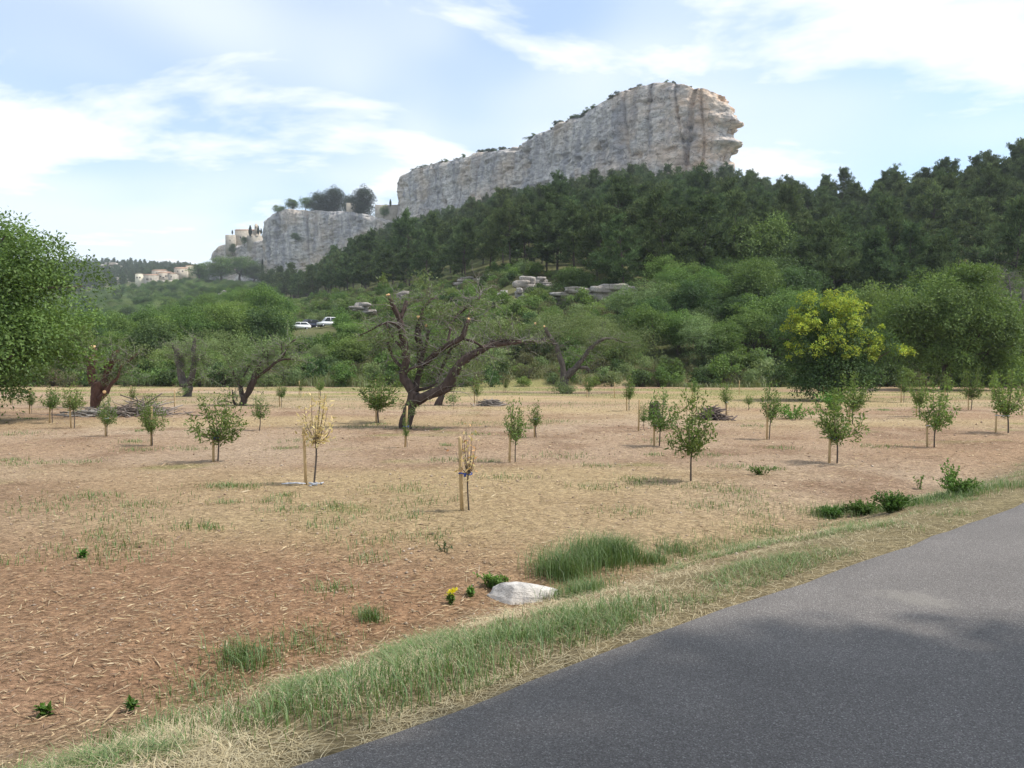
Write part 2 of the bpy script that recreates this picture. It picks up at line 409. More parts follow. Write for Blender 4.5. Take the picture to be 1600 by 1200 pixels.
# road: a strip 5.6 m wide with a slightly ragged edge
nrm = np.gradient(EDGE, axis=0); nrm /= np.linalg.norm(nrm, axis=1)[:, None]; rt = np.stack([nrm[:, 1], -nrm[:, 0]], 1)
offs = np.array([0, 0.06, 0.2, 0.6, 1.2, 2, 2.8, 3.6, 4.4, 5.0, 5.4, 5.6]); zc = 0.40 + 0.035 * np.sin(np.pi * offs / 5.6); zc[0] = 0.372
rv = []
for k, (p, r_) in enumerate(zip(EDGE, rt)):
    jag = 0.05 * float(fbm(np.array([[k * 0.45, 0.3, 0.0]]), 3, 71)[0])
    for s_, z_ in zip(offs, zc): rv.append((p[0] + r_[0] * (s_ + (jag if s_ < 0.5 else 0)), p[1] + r_[1] * (s_ + (jag if s_ < 0.5 else 0)), z_))
no = len(offs); i = np.arange(len(EDGE) - 1)[:, None] * no; j = np.arange(no - 1)[None]
rq = np.stack([i + j, i + j + 1, i + no + j + 1, i + no + j], -1).reshape(-1, 4)
m, t, o = new_mat('worn_asphalt')
co = objco(t)
v = N(t, 'ShaderNodeTexVoronoi', {'Vector': co, 'Scale': 190.0}, feature='F1')
agg = ramp_n(t, N(t, 'ShaderNodeSeparateColor', {0: v.outputs['Color']}).outputs[0], [(0.0, (0.105, 0.094, 0.087)), (0.55, (0.166, 0.150, 0.140)), (0.88, (0.21, 0.192, 0.18)), (0.98, (0.33, 0.31, 0.29))])
w1 = noise_n(t, 0.7, 5, 0.6, co, 0.5); w2 = noise_n(t, 4.0, 5, 0.6, co)
cc = mixc(t, 1.0, agg, ramp_n(t, w1, [(0.3, grey(0.86)), (0.7, grey(1.18))]), 'MULTIPLY')
cc = mixc(t, ramp_n(t, w2, [(0.72, grey(0)), (0.80, grey(0.5))]), cc, (0.17, 0.09, 0.08))
patch = N(t, 'ShaderNodeVectorMath', {0: co, 1: (2.75, 5.35, 0.43)}, operation='DISTANCE').outputs['Value']
pn = N(t, 'ShaderNodeMath', {0: patch, 1: N(t, 'ShaderNodeMath', {0: w2, 1: 0.5}, operation='MULTIPLY').outputs[0]}, operation='ADD').outputs[0]
cc = mixc(t, ramp_n(t, pn, [(0.38, grey(0.4)), (0.52, grey(0))]), cc, (0.30, 0.275, 0.24))
b = N(t, 'ShaderNodeBsdfPrincipled', {'Base Color': cc, 'Roughness': 0.85, 'Specular IOR Level': 0.35})
bn = N(t, 'ShaderNodeBump', {'Height': v.outputs['Distance'], 'Strength': 0.7, 'Distance': 0.012})
t.links.new(bn.outputs[0], b.inputs['Normal']); t.links.new(b.outputs[0], o.inputs[0]); M['asphalt'] = m
obj('road', mesh_np('road', rv, rq, None, M['asphalt'], None, True), label='grey worn asphalt road curving past the orchard', cat='road', kind='structure')

# ------------------------------------------------------------------ cliffs
def cliff(name, rows, label, back=70.0, seed=0, step=0.7, vstep=0.55, nose=None, amp=1.0, skirt=32.0, wrap=(True, True)):
    """rows: (px, distance, py of the brink, py of the foot) from left to right; a real rock wall with a plateau behind"""
    ctrl = []
    for px, dd, tp, bp in rows:
        a_ = at(px, tp, dd); b_ = at(px, bp, dd); ctrl.append((a_.x, a_.y, 0, a_.z, b_.z))
    P = smooth_path(np.array(ctrl), step)
    if wrap[0]:
        p0 = P[0]; k = np.linspace(1, 0, int(back / step / 1.5), endpoint=False)[:, None]
        e = p0 + k * np.array([back * 0.12, back, 0, -3.0, 0]); P = np.concatenate([e, P])
    if wrap[1]:
        p1 = P[-1]; k = np.linspace(0, 1, int(back / step / 1.5) + 1)[1:, None]
        e = p1 + k * np.array([-back * 0.15, back, 0, -2.0, 0]); P = np.concatenate([P, e])
    nU = len(P)
    sx = P[:, 0].copy(); sy = P[:, 1].copy()
    tan = np.stack([np.gradient(sx), np.gradient(sy)], 1)
    ker = np.ones(9) / 9
    tan = np.stack([np.convolve(np.pad(tan[:, q], 4, mode='edge'), ker, 'valid') for q in (0, 1)], 1)
    tan /= np.linalg.norm(tan, axis=1)[:, None] + 1e-9
    nor = np.stack([tan[:, 1], -tan[:, 0]], 1)            # outwards (towards the valley)
    hmax = (P[:, 3] - P[:, 4]).max()
    nV = int((hmax + skirt) / vstep) + 2
    v = np.linspace(0, 1, nV)
    s = np.concatenate([[0], np.cumsum(np.hypot(np.diff(sx), np.diff(sy)))])
    S = np.repeat(s[None], nV, 0); V = np.repeat(v[:, None], nU, 1)
    topn = 1.2 * fbm(xyz(s / 9, s * 0), 4, seed + 2)
    top = P[:, 3] + topn * amp; foot = P[:, 4] - skirt
    Z = foot[None] + (top - foot)[None] * V
    Hh = (Z - P[:, 4][None]) / (P[:, 3] - P[:, 4])[None]     # 0 at foot, 1 at brink
    q = np.stack([S.ravel(), Z.ravel(), np.zeros(S.size)], 1)
    big = fbm(q * [1 / 26, 1 / 60, 0], 3, seed + 11)
    flute = fbm(q * [1 / 5.5, 1 / 30, 0], 4, seed + 21)
    strata = fbm(q * [1 / 30, 1 / 3.2, 0], 4, seed + 31)
    blk = fbm(q * [1 / 4.0, 1 / 2.4, 0], 5, seed + 41, 0.62)
    blk = blk + 0.12 * np.sign(fbm(q * [1 / 3.1, 1 / 1.7, 0] + 9, 2, seed + 43))
    led = strata + 0.35 * np.sign(strata) * np.abs(strata) ** 0.5
    cav = np.clip(fbm(q * [1 / 9, 1 / 4.5, 0], 3, seed + 51) - 0.28, 0, 1) * 9.0
    crack = np.clip(1 - np.abs(fbm(q * [1 / 13, 1 / 80, 0], 2, seed + 61)) * 14, 0, 1)
    D = amp * (2.6 * big + 2.1 * flute + 0.45 * led + 1.35 * blk - cav - 2.4 * crack)
    D = D.reshape(nV, nU)
    D += 3.5 * amp * np.clip(0.25 - Hh, 0, 1) ** 1.2 * 2 - 2.6 * amp * np.clip(Hh - 0.86, 0, 1) ** 2 / 0.02 * 0.5
    if nose is not None: D += nose(S, Hh, s)
    X = sx[None] + nor[:, 0][None] * D; Yc = sy[None] + nor[:, 1][None] * D
    rowsv = [np.stack([X.ravel(), Yc.ravel(), Z.ravel()], 1)]
    # plateau: rows running back from the brink
    cx, cy = sx.mean(), sy.mean() + back * 0.75
    ins = np.stack([cx - sx, cy - sy], 1); il = np.linalg.norm(ins, axis=1)[:, None]
    tx, ty, tz = X[-1], Yc[-1], Z[-1]
    for frac, rise in ((0.015, 0.5), (0.04, 1.0), (0.09, 1.4), (0.18, 1.2), (0.35, 0.6), (0.6, -0.5), (0.95, -1.5)):
        bx = tx + ins[:, 0] * frac; by = ty + ins[:, 1] * frac
        bz = tz + rise + 0.8 * fbm(xyz(bx / 6, by / 6), 3, seed + 71)
        if frac > 0.3: bz = bz * (1 - (frac - 0.3)) + tz.mean() * (frac - 0.3)
        rowsv.append(np.stack([bx, by, bz], 1))
    VV = np.concatenate(rowsv); nR = nV + 7
    i = np.arange(nR - 1)[:, None] * nU; j = np.arange(nU - 1)[None]
    Q = np.stack([i + j, i + j + 1, i + nU + j + 1, i + nU + j], -1).reshape(-1, 4)
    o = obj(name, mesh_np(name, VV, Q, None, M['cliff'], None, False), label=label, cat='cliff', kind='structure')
    return dict(x=tx, y=ty, z=tz, s=s, cx=cx, cy=cy)
def main_nose(S, H, s):
    # the jutting brow and chin at the right hand end, hollows between them, a deep cleft before it
    Ls = s[-1] - 70 / 1.0
    w = np.exp(-((S - (Ls + 6)) / 20.0) ** 2)
    prof = 5.0 * np.exp(-((H - 0.66) / 0.075) ** 2) - 4.5 * np.exp(-((H - 0.55) / 0.06) ** 2) + 6.5 * np.exp(-((H - 0.38) / 0.06) ** 2) \
        - 3.5 * np.exp(-((H - 0.22) / 0.1) ** 2) - 6.0 * np.clip(0.12 - H, 0, 1) * 6 - 5 * np.clip(H - 0.8, 0, 1) ** 1.5 * 6
    cl = -5.0 * np.exp(-((S - (Ls - 27 + 4 * (H - 0.5))) / 1.6) ** 2)
    q = np.stack([S.ravel() / 3.0, (H * 14).ravel(), np.zeros(S.size)], 1)
    rag = fbm(q, 4, 77).reshape(S.shape) * 2.2 + np.sign(fbm(q * 0.6 + 5, 2, 79).reshape(S.shape)) * 0.7
    return w * (prof * 0.9 + rag) + cl
MAINROWS = [(622, 600, 284, 338), (632, 594, 271, 340), (667, 575, 259, 332), (700, 556, 252, 322), (739, 535, 242, 312), (795, 503, 231, 300), (840, 484, 208, 282), (870, 470, 192, 270), (907, 455, 180, 260), (930, 444, 168, 256), (960, 432, 152, 254), (985, 423, 140, 256), (1020, 412, 130, 260), (1050, 405, 129, 264), (1084, 399, 135, 268), (1115, 396, 139, 270), (1138, 396, 149, 270), (1148, 401, 158, 268)]
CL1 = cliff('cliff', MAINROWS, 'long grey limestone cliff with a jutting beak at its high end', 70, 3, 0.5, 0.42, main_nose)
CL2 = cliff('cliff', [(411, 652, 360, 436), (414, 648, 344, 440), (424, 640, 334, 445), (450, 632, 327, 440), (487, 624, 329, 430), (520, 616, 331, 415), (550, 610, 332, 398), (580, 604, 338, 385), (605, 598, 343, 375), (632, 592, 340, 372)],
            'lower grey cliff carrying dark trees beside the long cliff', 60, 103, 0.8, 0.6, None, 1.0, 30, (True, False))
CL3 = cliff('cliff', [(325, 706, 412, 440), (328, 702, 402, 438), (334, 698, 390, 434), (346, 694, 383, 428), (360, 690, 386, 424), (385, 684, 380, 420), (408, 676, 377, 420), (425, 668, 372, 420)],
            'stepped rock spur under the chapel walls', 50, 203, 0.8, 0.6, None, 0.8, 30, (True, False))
# ------------------------------------------------------------------ foliage builders
def unit(v): return v / (np.linalg.norm(v, axis=1)[:, None] + 1e-9)
def cards(mb, pos, axis, nrm, L, W, col):
    n = len(pos); axis = unit(axis); side = unit(np.cross(axis, nrm)); up = np.cross(side, axis)
    L = np.broadcast_to(L, (n,))[:, None]; W = np.broadcast_to(W, (n,))[:, None]
    v = np.stack([pos, pos + axis * L * 0.45 + side * W * 0.5 + up * W * 0.15, pos + axis * L, pos + axis * L * 0.45 - side * W * 0.5 + up * W * 0.15], 1).reshape(-1, 3)
    q = np.arange(n * 4).reshape(n, 4)
    mb.add(v, q, None, np.repeat(np.broadcast_to(col, (n, 3)), 4, 0))
def pick_cols(g, n, cols, jit=0.15):
    cols = np.asarray(cols); k = g.integers(0, len(cols), n)
    w = g.random(n)[:, None]; c = cols[k] * w + cols[(k + 1) % len(cols)] * (1 - w)
    return c * (1 + jit * (g.random((n, 1)) * 2 - 1))
def rdir(g, n):
    v = g.normal(size=(n, 3)); return unit(v)
def crown(mb, g, ells, nclump, rc, per, L, W, cols, droop=0.3, shell=0.8, zmin=0.3, clumpvar=0.15):
    """leaf clumps spread over and through a set of ellipsoids (cx,cy,cz,rx,ry,rz); returns the clump centres"""
    ells = np.asarray(ells, dtype=float)
    w = (ells[:, 3] * ells[:, 4] * ells[:, 5]) ** (2 / 3); w /= w.sum()
    k = g.choice(len(ells), nclump, p=w); dr = rdir(g, nclump)
    dr[:, 2] = np.where(dr[:, 2] < -0.85, -dr[:, 2], dr[:, 2])
    fr = np.where(g.random(nclump) < shell, 0.64 + 0.46 * g.random(nclump), 0.2 + 0.5 * g.random(nclump))
    cen = ells[k, :3] + ells[k, 3:] * dr * fr[:, None]
    cen[:, 2] = np.maximum(cen[:, 2], zmin + 0.3 * g.random(nclump))
    rad = rc[0] + (rc[1] - rc[0]) * g.random(nclump)
    n = nclump * per
    ci = np.repeat(np.arange(nclump), per)
    d = rdir(g, n); d[:, 2] = np.where((d[:, 2] < -0.15) & (g.random(n) < 0.75), -d[:, 2], d[:, 2])
    pos = cen[ci] + d * rad[ci][:, None] * (0.55 + 0.45 * g.random((n, 1)) ** 0.5) * np.array([1, 1, 0.9]) + g.normal(size=(n, 3)) * 0.12 * rad[ci][:, None]
    pos[:, 2] = np.maximum(pos[:, 2], 0.06)
    ax = d * 0.7 + rdir(g, n) * 0.8; ax[:, 2] -= droop
    nr = d * 0.6 + dr[ci] * 0.4 + rdir(g, n) * 0.6; nr[:, 2] += 0.5
    l = L * (0.65 + 0.7 * g.random(n)); c = pick_cols(g, n, cols)
    c = c * (1 + clumpvar * (g.random(nclump)[ci] * 2 - 1))[:, None]
    cards(mb, pos, ax, nr, l, l * W / L, c)
    return cen, rad
def limbs(mb, g, base, cen, r0, col, n=7, frac=0.5, bend=0.15):
    for p in cen:
        a = np.asarray(base); p = np.asarray(p)
        mid = a + (p - a) * 0.5 + g.normal(size=3) * bend * np.linalg.norm(p - a); mid[2] = max(mid[2], a[2])
        path = smooth_path(np.array([a, mid, p]), max(0.4, np.linalg.norm(p - a) / 6))
        mb.tube(path, np.linspace(r0, r0 * 0.2, len(path)), n, col, cap=False)

GREEN_A = [(0.118, 0.195, 0.046), (0.162, 0.245, 0.060), (0.088, 0.154, 0.040)]
GREEN_B = [(0.170, 0.250, 0.065), (0.205, 0.285, 0.080), (0.130, 0.200, 0.055)]
GREEN_D = [(0.076, 0.130, 0.042), (0.104, 0.162, 0.05), (0.056, 0.100, 0.036)]
OLIVE = [(0.180, 0.245, 0.095), (0.22, 0.275, 0.12), (0.14, 0.20, 0.075)]
PINE = [(0.090, 0.126, 0.056), (0.126, 0.166, 0.066), (0.062, 0.092, 0.046)]
BARK = (0.085, 0.065, 0.052)
def broadleaf(seed, H, Rw, cols, nclump=70, per=130, L=0.2, W=0.1, low=0.15, rc=None, trunk=0.18):
    """returns (trunk mesh, crown mesh) of a tree H tall, Rw in radius, standing at the origin"""
    g = np.random.default_rng(seed); mb = MB(); tb = MB()
    ells = []
    for k in range(6):
        a = g.random() * 6.28; rr = Rw * (0.25 + 0.35 * g.random()) * (k > 0)
        zc = H * (low + (0.98 - low) * (0.42 + 0.3 * g.random())) if k else H * (0.5 + low / 2)
        ez = min(H - zc, zc - H * low) * (0.8 + 0.2 * g.random()) if k else H * (0.5 - low / 2)
        ells.append((rr * math.cos(a), rr * math.sin(a), zc, Rw * (0.4 + 0.22 * g.random()) if k else Rw * 0.72, Rw * (0.4 + 0.22 * g.random()) if k else Rw * 0.72, ez))
    rc = rc or (Rw * 0.17, Rw * 0.34)
    cen, _ = crown(mb, g, ells, nclump, rc, per, L, W, cols, zmin=H * low * 0.5)
    base = np.array([0, 0, H * 0.28])
    p = smooth_path(np.array([(0, 0, -0.3), (0.05 * H * g.normal(), 0.02 * H, H * 0.15), base]), 0.3)
    tb.tube(p, np.linspace(trunk * 1.35, trunk, len(p)), 8, BARK, 0.15, seed)
    limbs(tb, g, base, cen[g.choice(len(cen), min(14, len(cen)), replace=False)], trunk * 0.5, BARK, 5)
    return tb.mesh('trunk', M['bark'], True), mb.mesh('crown', M['leaf'])
def pine(seed, H=12.0, Rw=3.2, dense=1.0):
    g = np.random.default_rng(seed); mb = MB(); tb = MB()
    lean = g.normal(size=2) * 0.05 * H
    tp = smooth_path(np.array([(0, 0, -0.5), (lean[0] * 0.3, lean[1] * 0.3, H * 0.4), (lean[0], lean[1], H * 0.97)]), 0.5)
    tb.tube(tp, np.linspace(0.2, 0.03, len(tp)), 7, (0.07, 0.055, 0.048), 0.1, seed)
    nb = int(36 * dense)
    hs = 0.16 + 0.84 * np.sort(g.random(nb)) ** 0.9
    pos = []; dirs = []
    for h in hs:
        a = g.random() * 6.283
        prof = min(1.0, (1 - h) * 1.85 + 0.08) * (0.55 + 0.45 * min(1, (h - 0.1) / 0.25)) * (0.6 + 0.65 * g.random())
        ln = Rw * prof; up = 0.12 + 0.65 * h + 0.15 * g.normal()
        st = np.array([np.interp(h * H, tp[:, 2], tp[:, 0]), np.interp(h * H, tp[:, 2], tp[:, 1]), h * H])
        dv = np.array([math.cos(a), math.sin(a), up]); dv /= np.linalg.norm(dv)
        en = st + dv * ln
        tb.tube([st, st + (en - st) * 0.55 + [0, 0, -0.04 * ln], en], [0.05, 0.035, 0.012], 4, (0.07, 0.055, 0.048), cap=False)
        nt_ = max(3, int(5 + 5 * ln / Rw))
        for q in range(nt_):
            f = 0.3 + 0.7 * (q + g.random()) / nt_
            pos.append(st + (en - st) * f + g.normal(size=3) * 0.10 * Rw * np.array([1, 1, 0.5]) * (0.4 + f)); dirs.append(dv)
    pos.append(tp[-1]); dirs.append((0, 0, 1)); pos.append(tp[-1] - [0, 0, 0.5]); dirs.append((0, 0, 1))
    pos = np.array(pos); dirs = np.array(dirs); m_ = len(pos); per = 26
    ci = np.repeat(np.arange(m_), per); n = m_ * per
    d = unit(rdir(g, n) + dirs[ci] * 0.5 + np.array([0, 0, 0.75]))
    p0 = pos[ci] + rdir(g, n) * 0.34 * (0.4 + g.random((n, 1)))
    l = 0.62 * (0.6 + 0.6 * g.random(n))
    c = pick_cols(g, n, PINE) * (1 + 0.35 * (g.random(m_)[ci] * 2 - 1))[:, None]
    cards(mb, p0, d, rdir(g, n), l, 0.15, c)
    return tb.mesh('trunk', M['bark'], True), mb.mesh('crown', M['needle'])
def shrub_mesh(seed, H, Rw, cols, n=1800, L=0.2, W=0.1, name='shrub', twig=True):
    g = np.random.default_rng(seed); mb = MB()
    ells = [(0, 0, H * 0.5, Rw * 0.8, Rw * 0.8, H * 0.5)] + [(Rw * 0.5 * g.normal(), Rw * 0.5 * g.normal(), H * (0.3 + 0.3 * g.random()), Rw * 0.45, Rw * 0.45, H * 0.32) for _ in range(4)]
    per = 40; crown(mb, g, ells, max(4, n // per), (Rw * 0.15, Rw * 0.32), per, L, W, cols, 0.0, 0.8, 0.05)
    for _ in range(8 if twig else 0):
        e = np.array([g.normal() * Rw * 0.45, g.normal() * Rw * 0.45, H * (0.6 + 0.3 * g.random())])
        mb.tube([(0, 0, -0.15), e * [0.4, 0.4, 0.5], e], [0.035, 0.025, 0.01], 4, (0.11, 0.09, 0.07), cap=False)
    return mb.mesh(name, M['leaf'])

def put_tree(name, meshes, loc, s, rz, label, cat='tree', group=None, s2=None):
    r = empty(name, loc, label, cat, group, rz, (s, s, s2 or s))
    obj('trunk', meshes[0], r); obj('crown', meshes[1], r)
    return r
def scatter(g, n, fpx, d0, d1, mind, keep=None):
    """random points on the slope: picture column range, distance range by column, least spacing"""
    out = []; cell = {}
    for _ in range(n):
        px = g.uniform(*fpx); a, b = np.interp(px, *d0), np.interp(px, *d1)
        if b <= a: continue
        dd = math.sqrt(g.uniform(a * a, b * b)); x = (px - 800) / F * dd
        md = mind * (0.75 + 0.5 * g.random())
        k = (int(x // mind), int(dd // mind)); ok = True
        for ax in (-1, 0, 1):
            for ay in (-1, 0, 1):
                for q in cell.get((k[0] + ax, k[1] + ay), ()):
                    if (q[0] - x) ** 2 + (q[1] - dd) ** 2 < md * md: ok = False; break
        if not ok or (keep and not keep(px, dd, x)): continue
        cell.setdefault(k, []).append((x, dd)); out.append((x, dd))
    return out
def instance_stuff(name, pts, protos, label, cat, smin, smax, seed):
    """one object that repeats ready made meshes on points (a mass nobody could count)"""
    g = np.random.default_rng(seed)
    me = bpy.data.meshes.new(name); me.vertices.add(len(pts)); me.vertices.foreach_set('co', np.asarray(pts, dtype=np.float32).ravel())
    for nm, arr in (('sz', g.uniform(smin, smax, len(pts))), ('rz', g.uniform(0, 6.28, len(pts)))):
        at_ = me.attributes.new(nm, 'FLOAT', 'POINT'); at_.data.foreach_set('value', arr.astype(np.float32))
    at_ = me.attributes.new('pick', 'INT', 'POINT'); at_.data.foreach_set('value', g.integers(0, len(protos), len(pts)).astype(np.int32))
    me.update()
    coll = bpy.data.collections.new(name + '_sources')
    for k, p in enumerate(protos):
        so = bpy.data.objects.new('%s_source_%02d' % (name, k), p); coll.objects.link(so)
    ng = bpy.data.node_groups.new(name, 'GeometryNodeTree')
    ng.interface.new_socket('Geometry', in_out='INPUT', socket_type='NodeSocketGeometry'); ng.interface.new_socket('Geometry', in_out='OUTPUT', socket_type='NodeSocketGeometry')
    gi = ng.nodes.new('NodeGroupInput'); go = ng.nodes.new('NodeGroupOutput')
    ci = ng.nodes.new('GeometryNodeCollectionInfo'); ci.inputs[0].default_value = coll; ci.inputs[1].default_value = True; ci.inputs[2].default_value = True
    ip = ng.nodes.new('GeometryNodeInstanceOnPoints'); ip.inputs['Pick Instance'].default_value = True
    def attr(nm, ty):
        a = ng.nodes.new('GeometryNodeInputNamedAttribute'); a.data_type = ty; a.inputs[0].default_value = nm
        return [s for s in a.outputs if s.enabled][0]
    ng.links.new(gi.outputs[0], ip.inputs['Points']); ng.links.new(ci.outputs[0], ip.inputs['Instance'])
    ng.links.new(attr('pick', 'INT'), ip.inputs['Instance Index']); ng.links.new(attr('sz', 'FLOAT'), ip.inputs['Scale'])
    cx = ng.nodes.new('ShaderNodeCombineXYZ'); ng.links.new(attr('rz', 'FLOAT'), cx.inputs[2])
    er = ng.nodes.new('FunctionNodeEulerToRotation'); ng.links.new(cx.outputs[0], er.inputs[0]); ng.links.new(er.outputs[0], ip.inputs['Rotation'])
    ng.links.new(ip.outputs[0], go.inputs[0])
    o = obj(name, me, label=label, cat=cat, kind='stuff')
    md = o.modifiers.new('scatter', 'NODES'); md.node_group = ng
    return o
def join_meshes(name, a, b):
    """trunk and crown of a tree as one mesh with two materials (only for the uncounted mass)"""
    me = bpy.data.meshes.new(name)
    va = np.empty(len(a.vertices) * 3, np.float32); a.vertices.foreach_get('co', va); vb = np.empty(len(b.vertices) * 3, np.float32); b.vertices.foreach_get('co', vb)
    la = np.empty(len(a.loops), np.int32); a.loops.foreach_get('vertex_index', la); lb = np.empty(len(b.loops), np.int32); b.loops.foreach_get('vertex_index', lb)
    sa = np.empty(len(a.polygons), np.int32); a.polygons.foreach_get('loop_start', sa); sb = np.empty(len(b.polygons), np.int32); b.polygons.foreach_get('loop_start', sb)
    ca = np.empty(len(a.vertices) * 4, np.float32); a.color_attributes['Col'].data.foreach_get('color', ca); cb = np.empty(len(b.vertices) * 4, np.float32); b.color_attributes['Col'].data.foreach_get('color', cb)
    me.vertices.add(len(a.vertices) + len(b.vertices)); me.vertices.foreach_set('co', np.concatenate([va, vb]))
    me.loops.add(len(la) + len(lb)); me.loops.foreach_set('vertex_index', np.concatenate([la, lb + len(a.vertices)]))
    me.polygons.add(len(sa) + len(sb)); me.polygons.foreach_set('loop_start', np.concatenate([sa, sb + len(la)]))
    me.materials.append(a.materials[0]); me.materials.append(b.materials[0])
    me.polygons.foreach_set('material_index', np.concatenate([np.zeros(len(sa), np.int32), np.ones(len(sb), np.int32)]))
    me.update(calc_edges=True)
    at_ = me.color_attributes.new('Col', 'FLOAT_COLOR', 'POINT'); at_.data.foreach_set('color', np.concatenate([ca, cb]))
    return me

# ------------------------------------------------------------------ pine forest on the hillside
gS = np.random.default_rng(21)
PINES = [pine(100 + k, H, Rw, dn) for k, (H, Rw, dn) in enumerate(((13, 3.9, 1.0), (15, 4.2, 1.15), (11.5, 4.1, 1.0), (13.5, 4.8, 1.25), (10.5, 3.4, 0.9), (16, 4.2, 1.1)))]
F0 = ([400, 440, 470, 540, 620, 700, 800, 900, 1000, 1100, 1200, 1300, 1600, 1900], [520, 430, 350, 265, 205, 178, 155, 135, 125, 122, 125, 112, 108, 108])
F1 = ([400, 470, 620, 800, 1000, 1130, 1175, 1230, 1300, 1450, 1600, 1900], [560, 545, 560, 480, 396, 380, 372, 345, 325, 300, 285, 285])
pts = scatter(gS, 60000, (415, 1760), F0, F1, 8.8)
pts.sort(key=lambda p: p[1])
def zone(px, names):
    for lim, nm in zip((130, 260, 470, 850, 1150, 1400, 9999), names):
        if px < lim: return nm
ZB = ['the large leafy tree', 'the pollarded trunk', 'the forked old fruit trees', 'the gnarled central tree', 'the branch heap', 'the yellow topped tree', 'the walnut tree']
def pine_label(px, s):
    sz = 'short' if s < 0.97 else ('tall' if s > 1.18 else 'middling')
    return '%s dark green pine on the slope %s' % (sz, 'under the lower cliff' if px < 700 else 'under the middle of the long cliff' if px < 930 else 'under the beak end of the long cliff' if px < 1190 else 'rising behind the yellow topped tree' if px < 1400 else 'rising behind the walnut tree')
for k, (x, y) in enumerate(pts[:290]):
    s = gS.uniform(0.85, 1.3)
    r = put_tree('pine_tree', PINES[gS.integers(0, 6)], (x, y, hz(x, y) - 0.2), s, gS.uniform(0, 6.28), pine_label(800 + x / y * F, s), 'tree', pine_label(800 + x / y * F, s).replace('pine', 'pines'), s * gS.uniform(0.85, 1.1))
for px, dd, tp, hw, k in ((1040, 121, 300, 56, 3), (1098, 124, 308, 52, 1), (975, 116, 338, 48, 3), (930, 130, 330, 44, 2), (1010, 140, 318, 46, 0), (870, 150, 345, 40, 4), (820, 160, 350, 42, 2)):
    x = (px - 800) / F * dd; z = hz(x, dd); Hh_ = (13, 15, 11.5, 13.5, 10.5, 16)[k]; Rr_ = (3.9, 4.2, 4.1, 4.8, 3.4, 4.2)[k]
    put_tree('pine_tree', PINES[k], (x, dd, z - .2), hw / F * dd / Rr_, px * .1, 'huge old pine at the foot of the forest above the limestone ledges', 'tree', 'huge pines at the forest foot', (at(px, tp, dd).z - z) / Hh_)
JP = [join_meshes('pine_whole', *p) for p in PINES]
rest = np.array(pts[290:])
instance_stuff('pine_forest', np.stack([rest[:, 0], rest[:, 1], height(rest[:, 0], rest[:, 1]) - 0.2], 1), JP, 'dark pine forest climbing to the foot of the cliff', 'forest', 0.85, 1.25, 5)
print('pines', len(pts))

# ------------------------------------------------------------------ broadleaf trees and shrubs
BL = [broadleaf(200, 7, 3.4, GREEN_A, 100, 125, 0.21, 0.11, 0.04), broadleaf(201, 6, 3.2, GREEN_B, 95, 125, 0.2, 0.1, 0.04), broadleaf(202, 8, 3.8, GREEN_D, 110, 130, 0.22, 0.12, 0.05),
      broadleaf(203, 6.5, 3.6, OLIVE, 95, 120, 0.19, 0.08, 0.08), broadleaf(204, 7.5, 3.3, GREEN_A, 100, 125, 0.21, 0.11, 0.06), broadleaf(205, 6.5, 3.0, GREEN_D, 95, 120, 0.2, 0.11, 0.04)]
JB = [join_meshes('tree_whole', *p) for p in BL]
SH = [shrub_mesh(300, 1.7, 1.3, OLIVE, 1500, 0.17, 0.07), shrub_mesh(301, 1.5, 1.2, GREEN_B, 1500, 0.17, 0.09), shrub_mesh(302, 2.2, 1.4, GREEN_A, 1800, 0.2, 0.1),
      shrub_mesh(303, 1.3, 1.4, [(0.13, 0.14, 0.06), (0.16, 0.14, 0.07), (0.10, 0.11, 0.05)], 1300, 0.16, 0.06), shrub_mesh(304, 1.6, 1.3, GREEN_D, 1500, 0.18, 0.09), shrub_mesh(305, 1.4, 1.2, [(0.17, 0.13, 0.085), (0.14, 0.12, 0.07), (0.12, 0.13, 0.06)], 1200, 0.15, 0.05)]
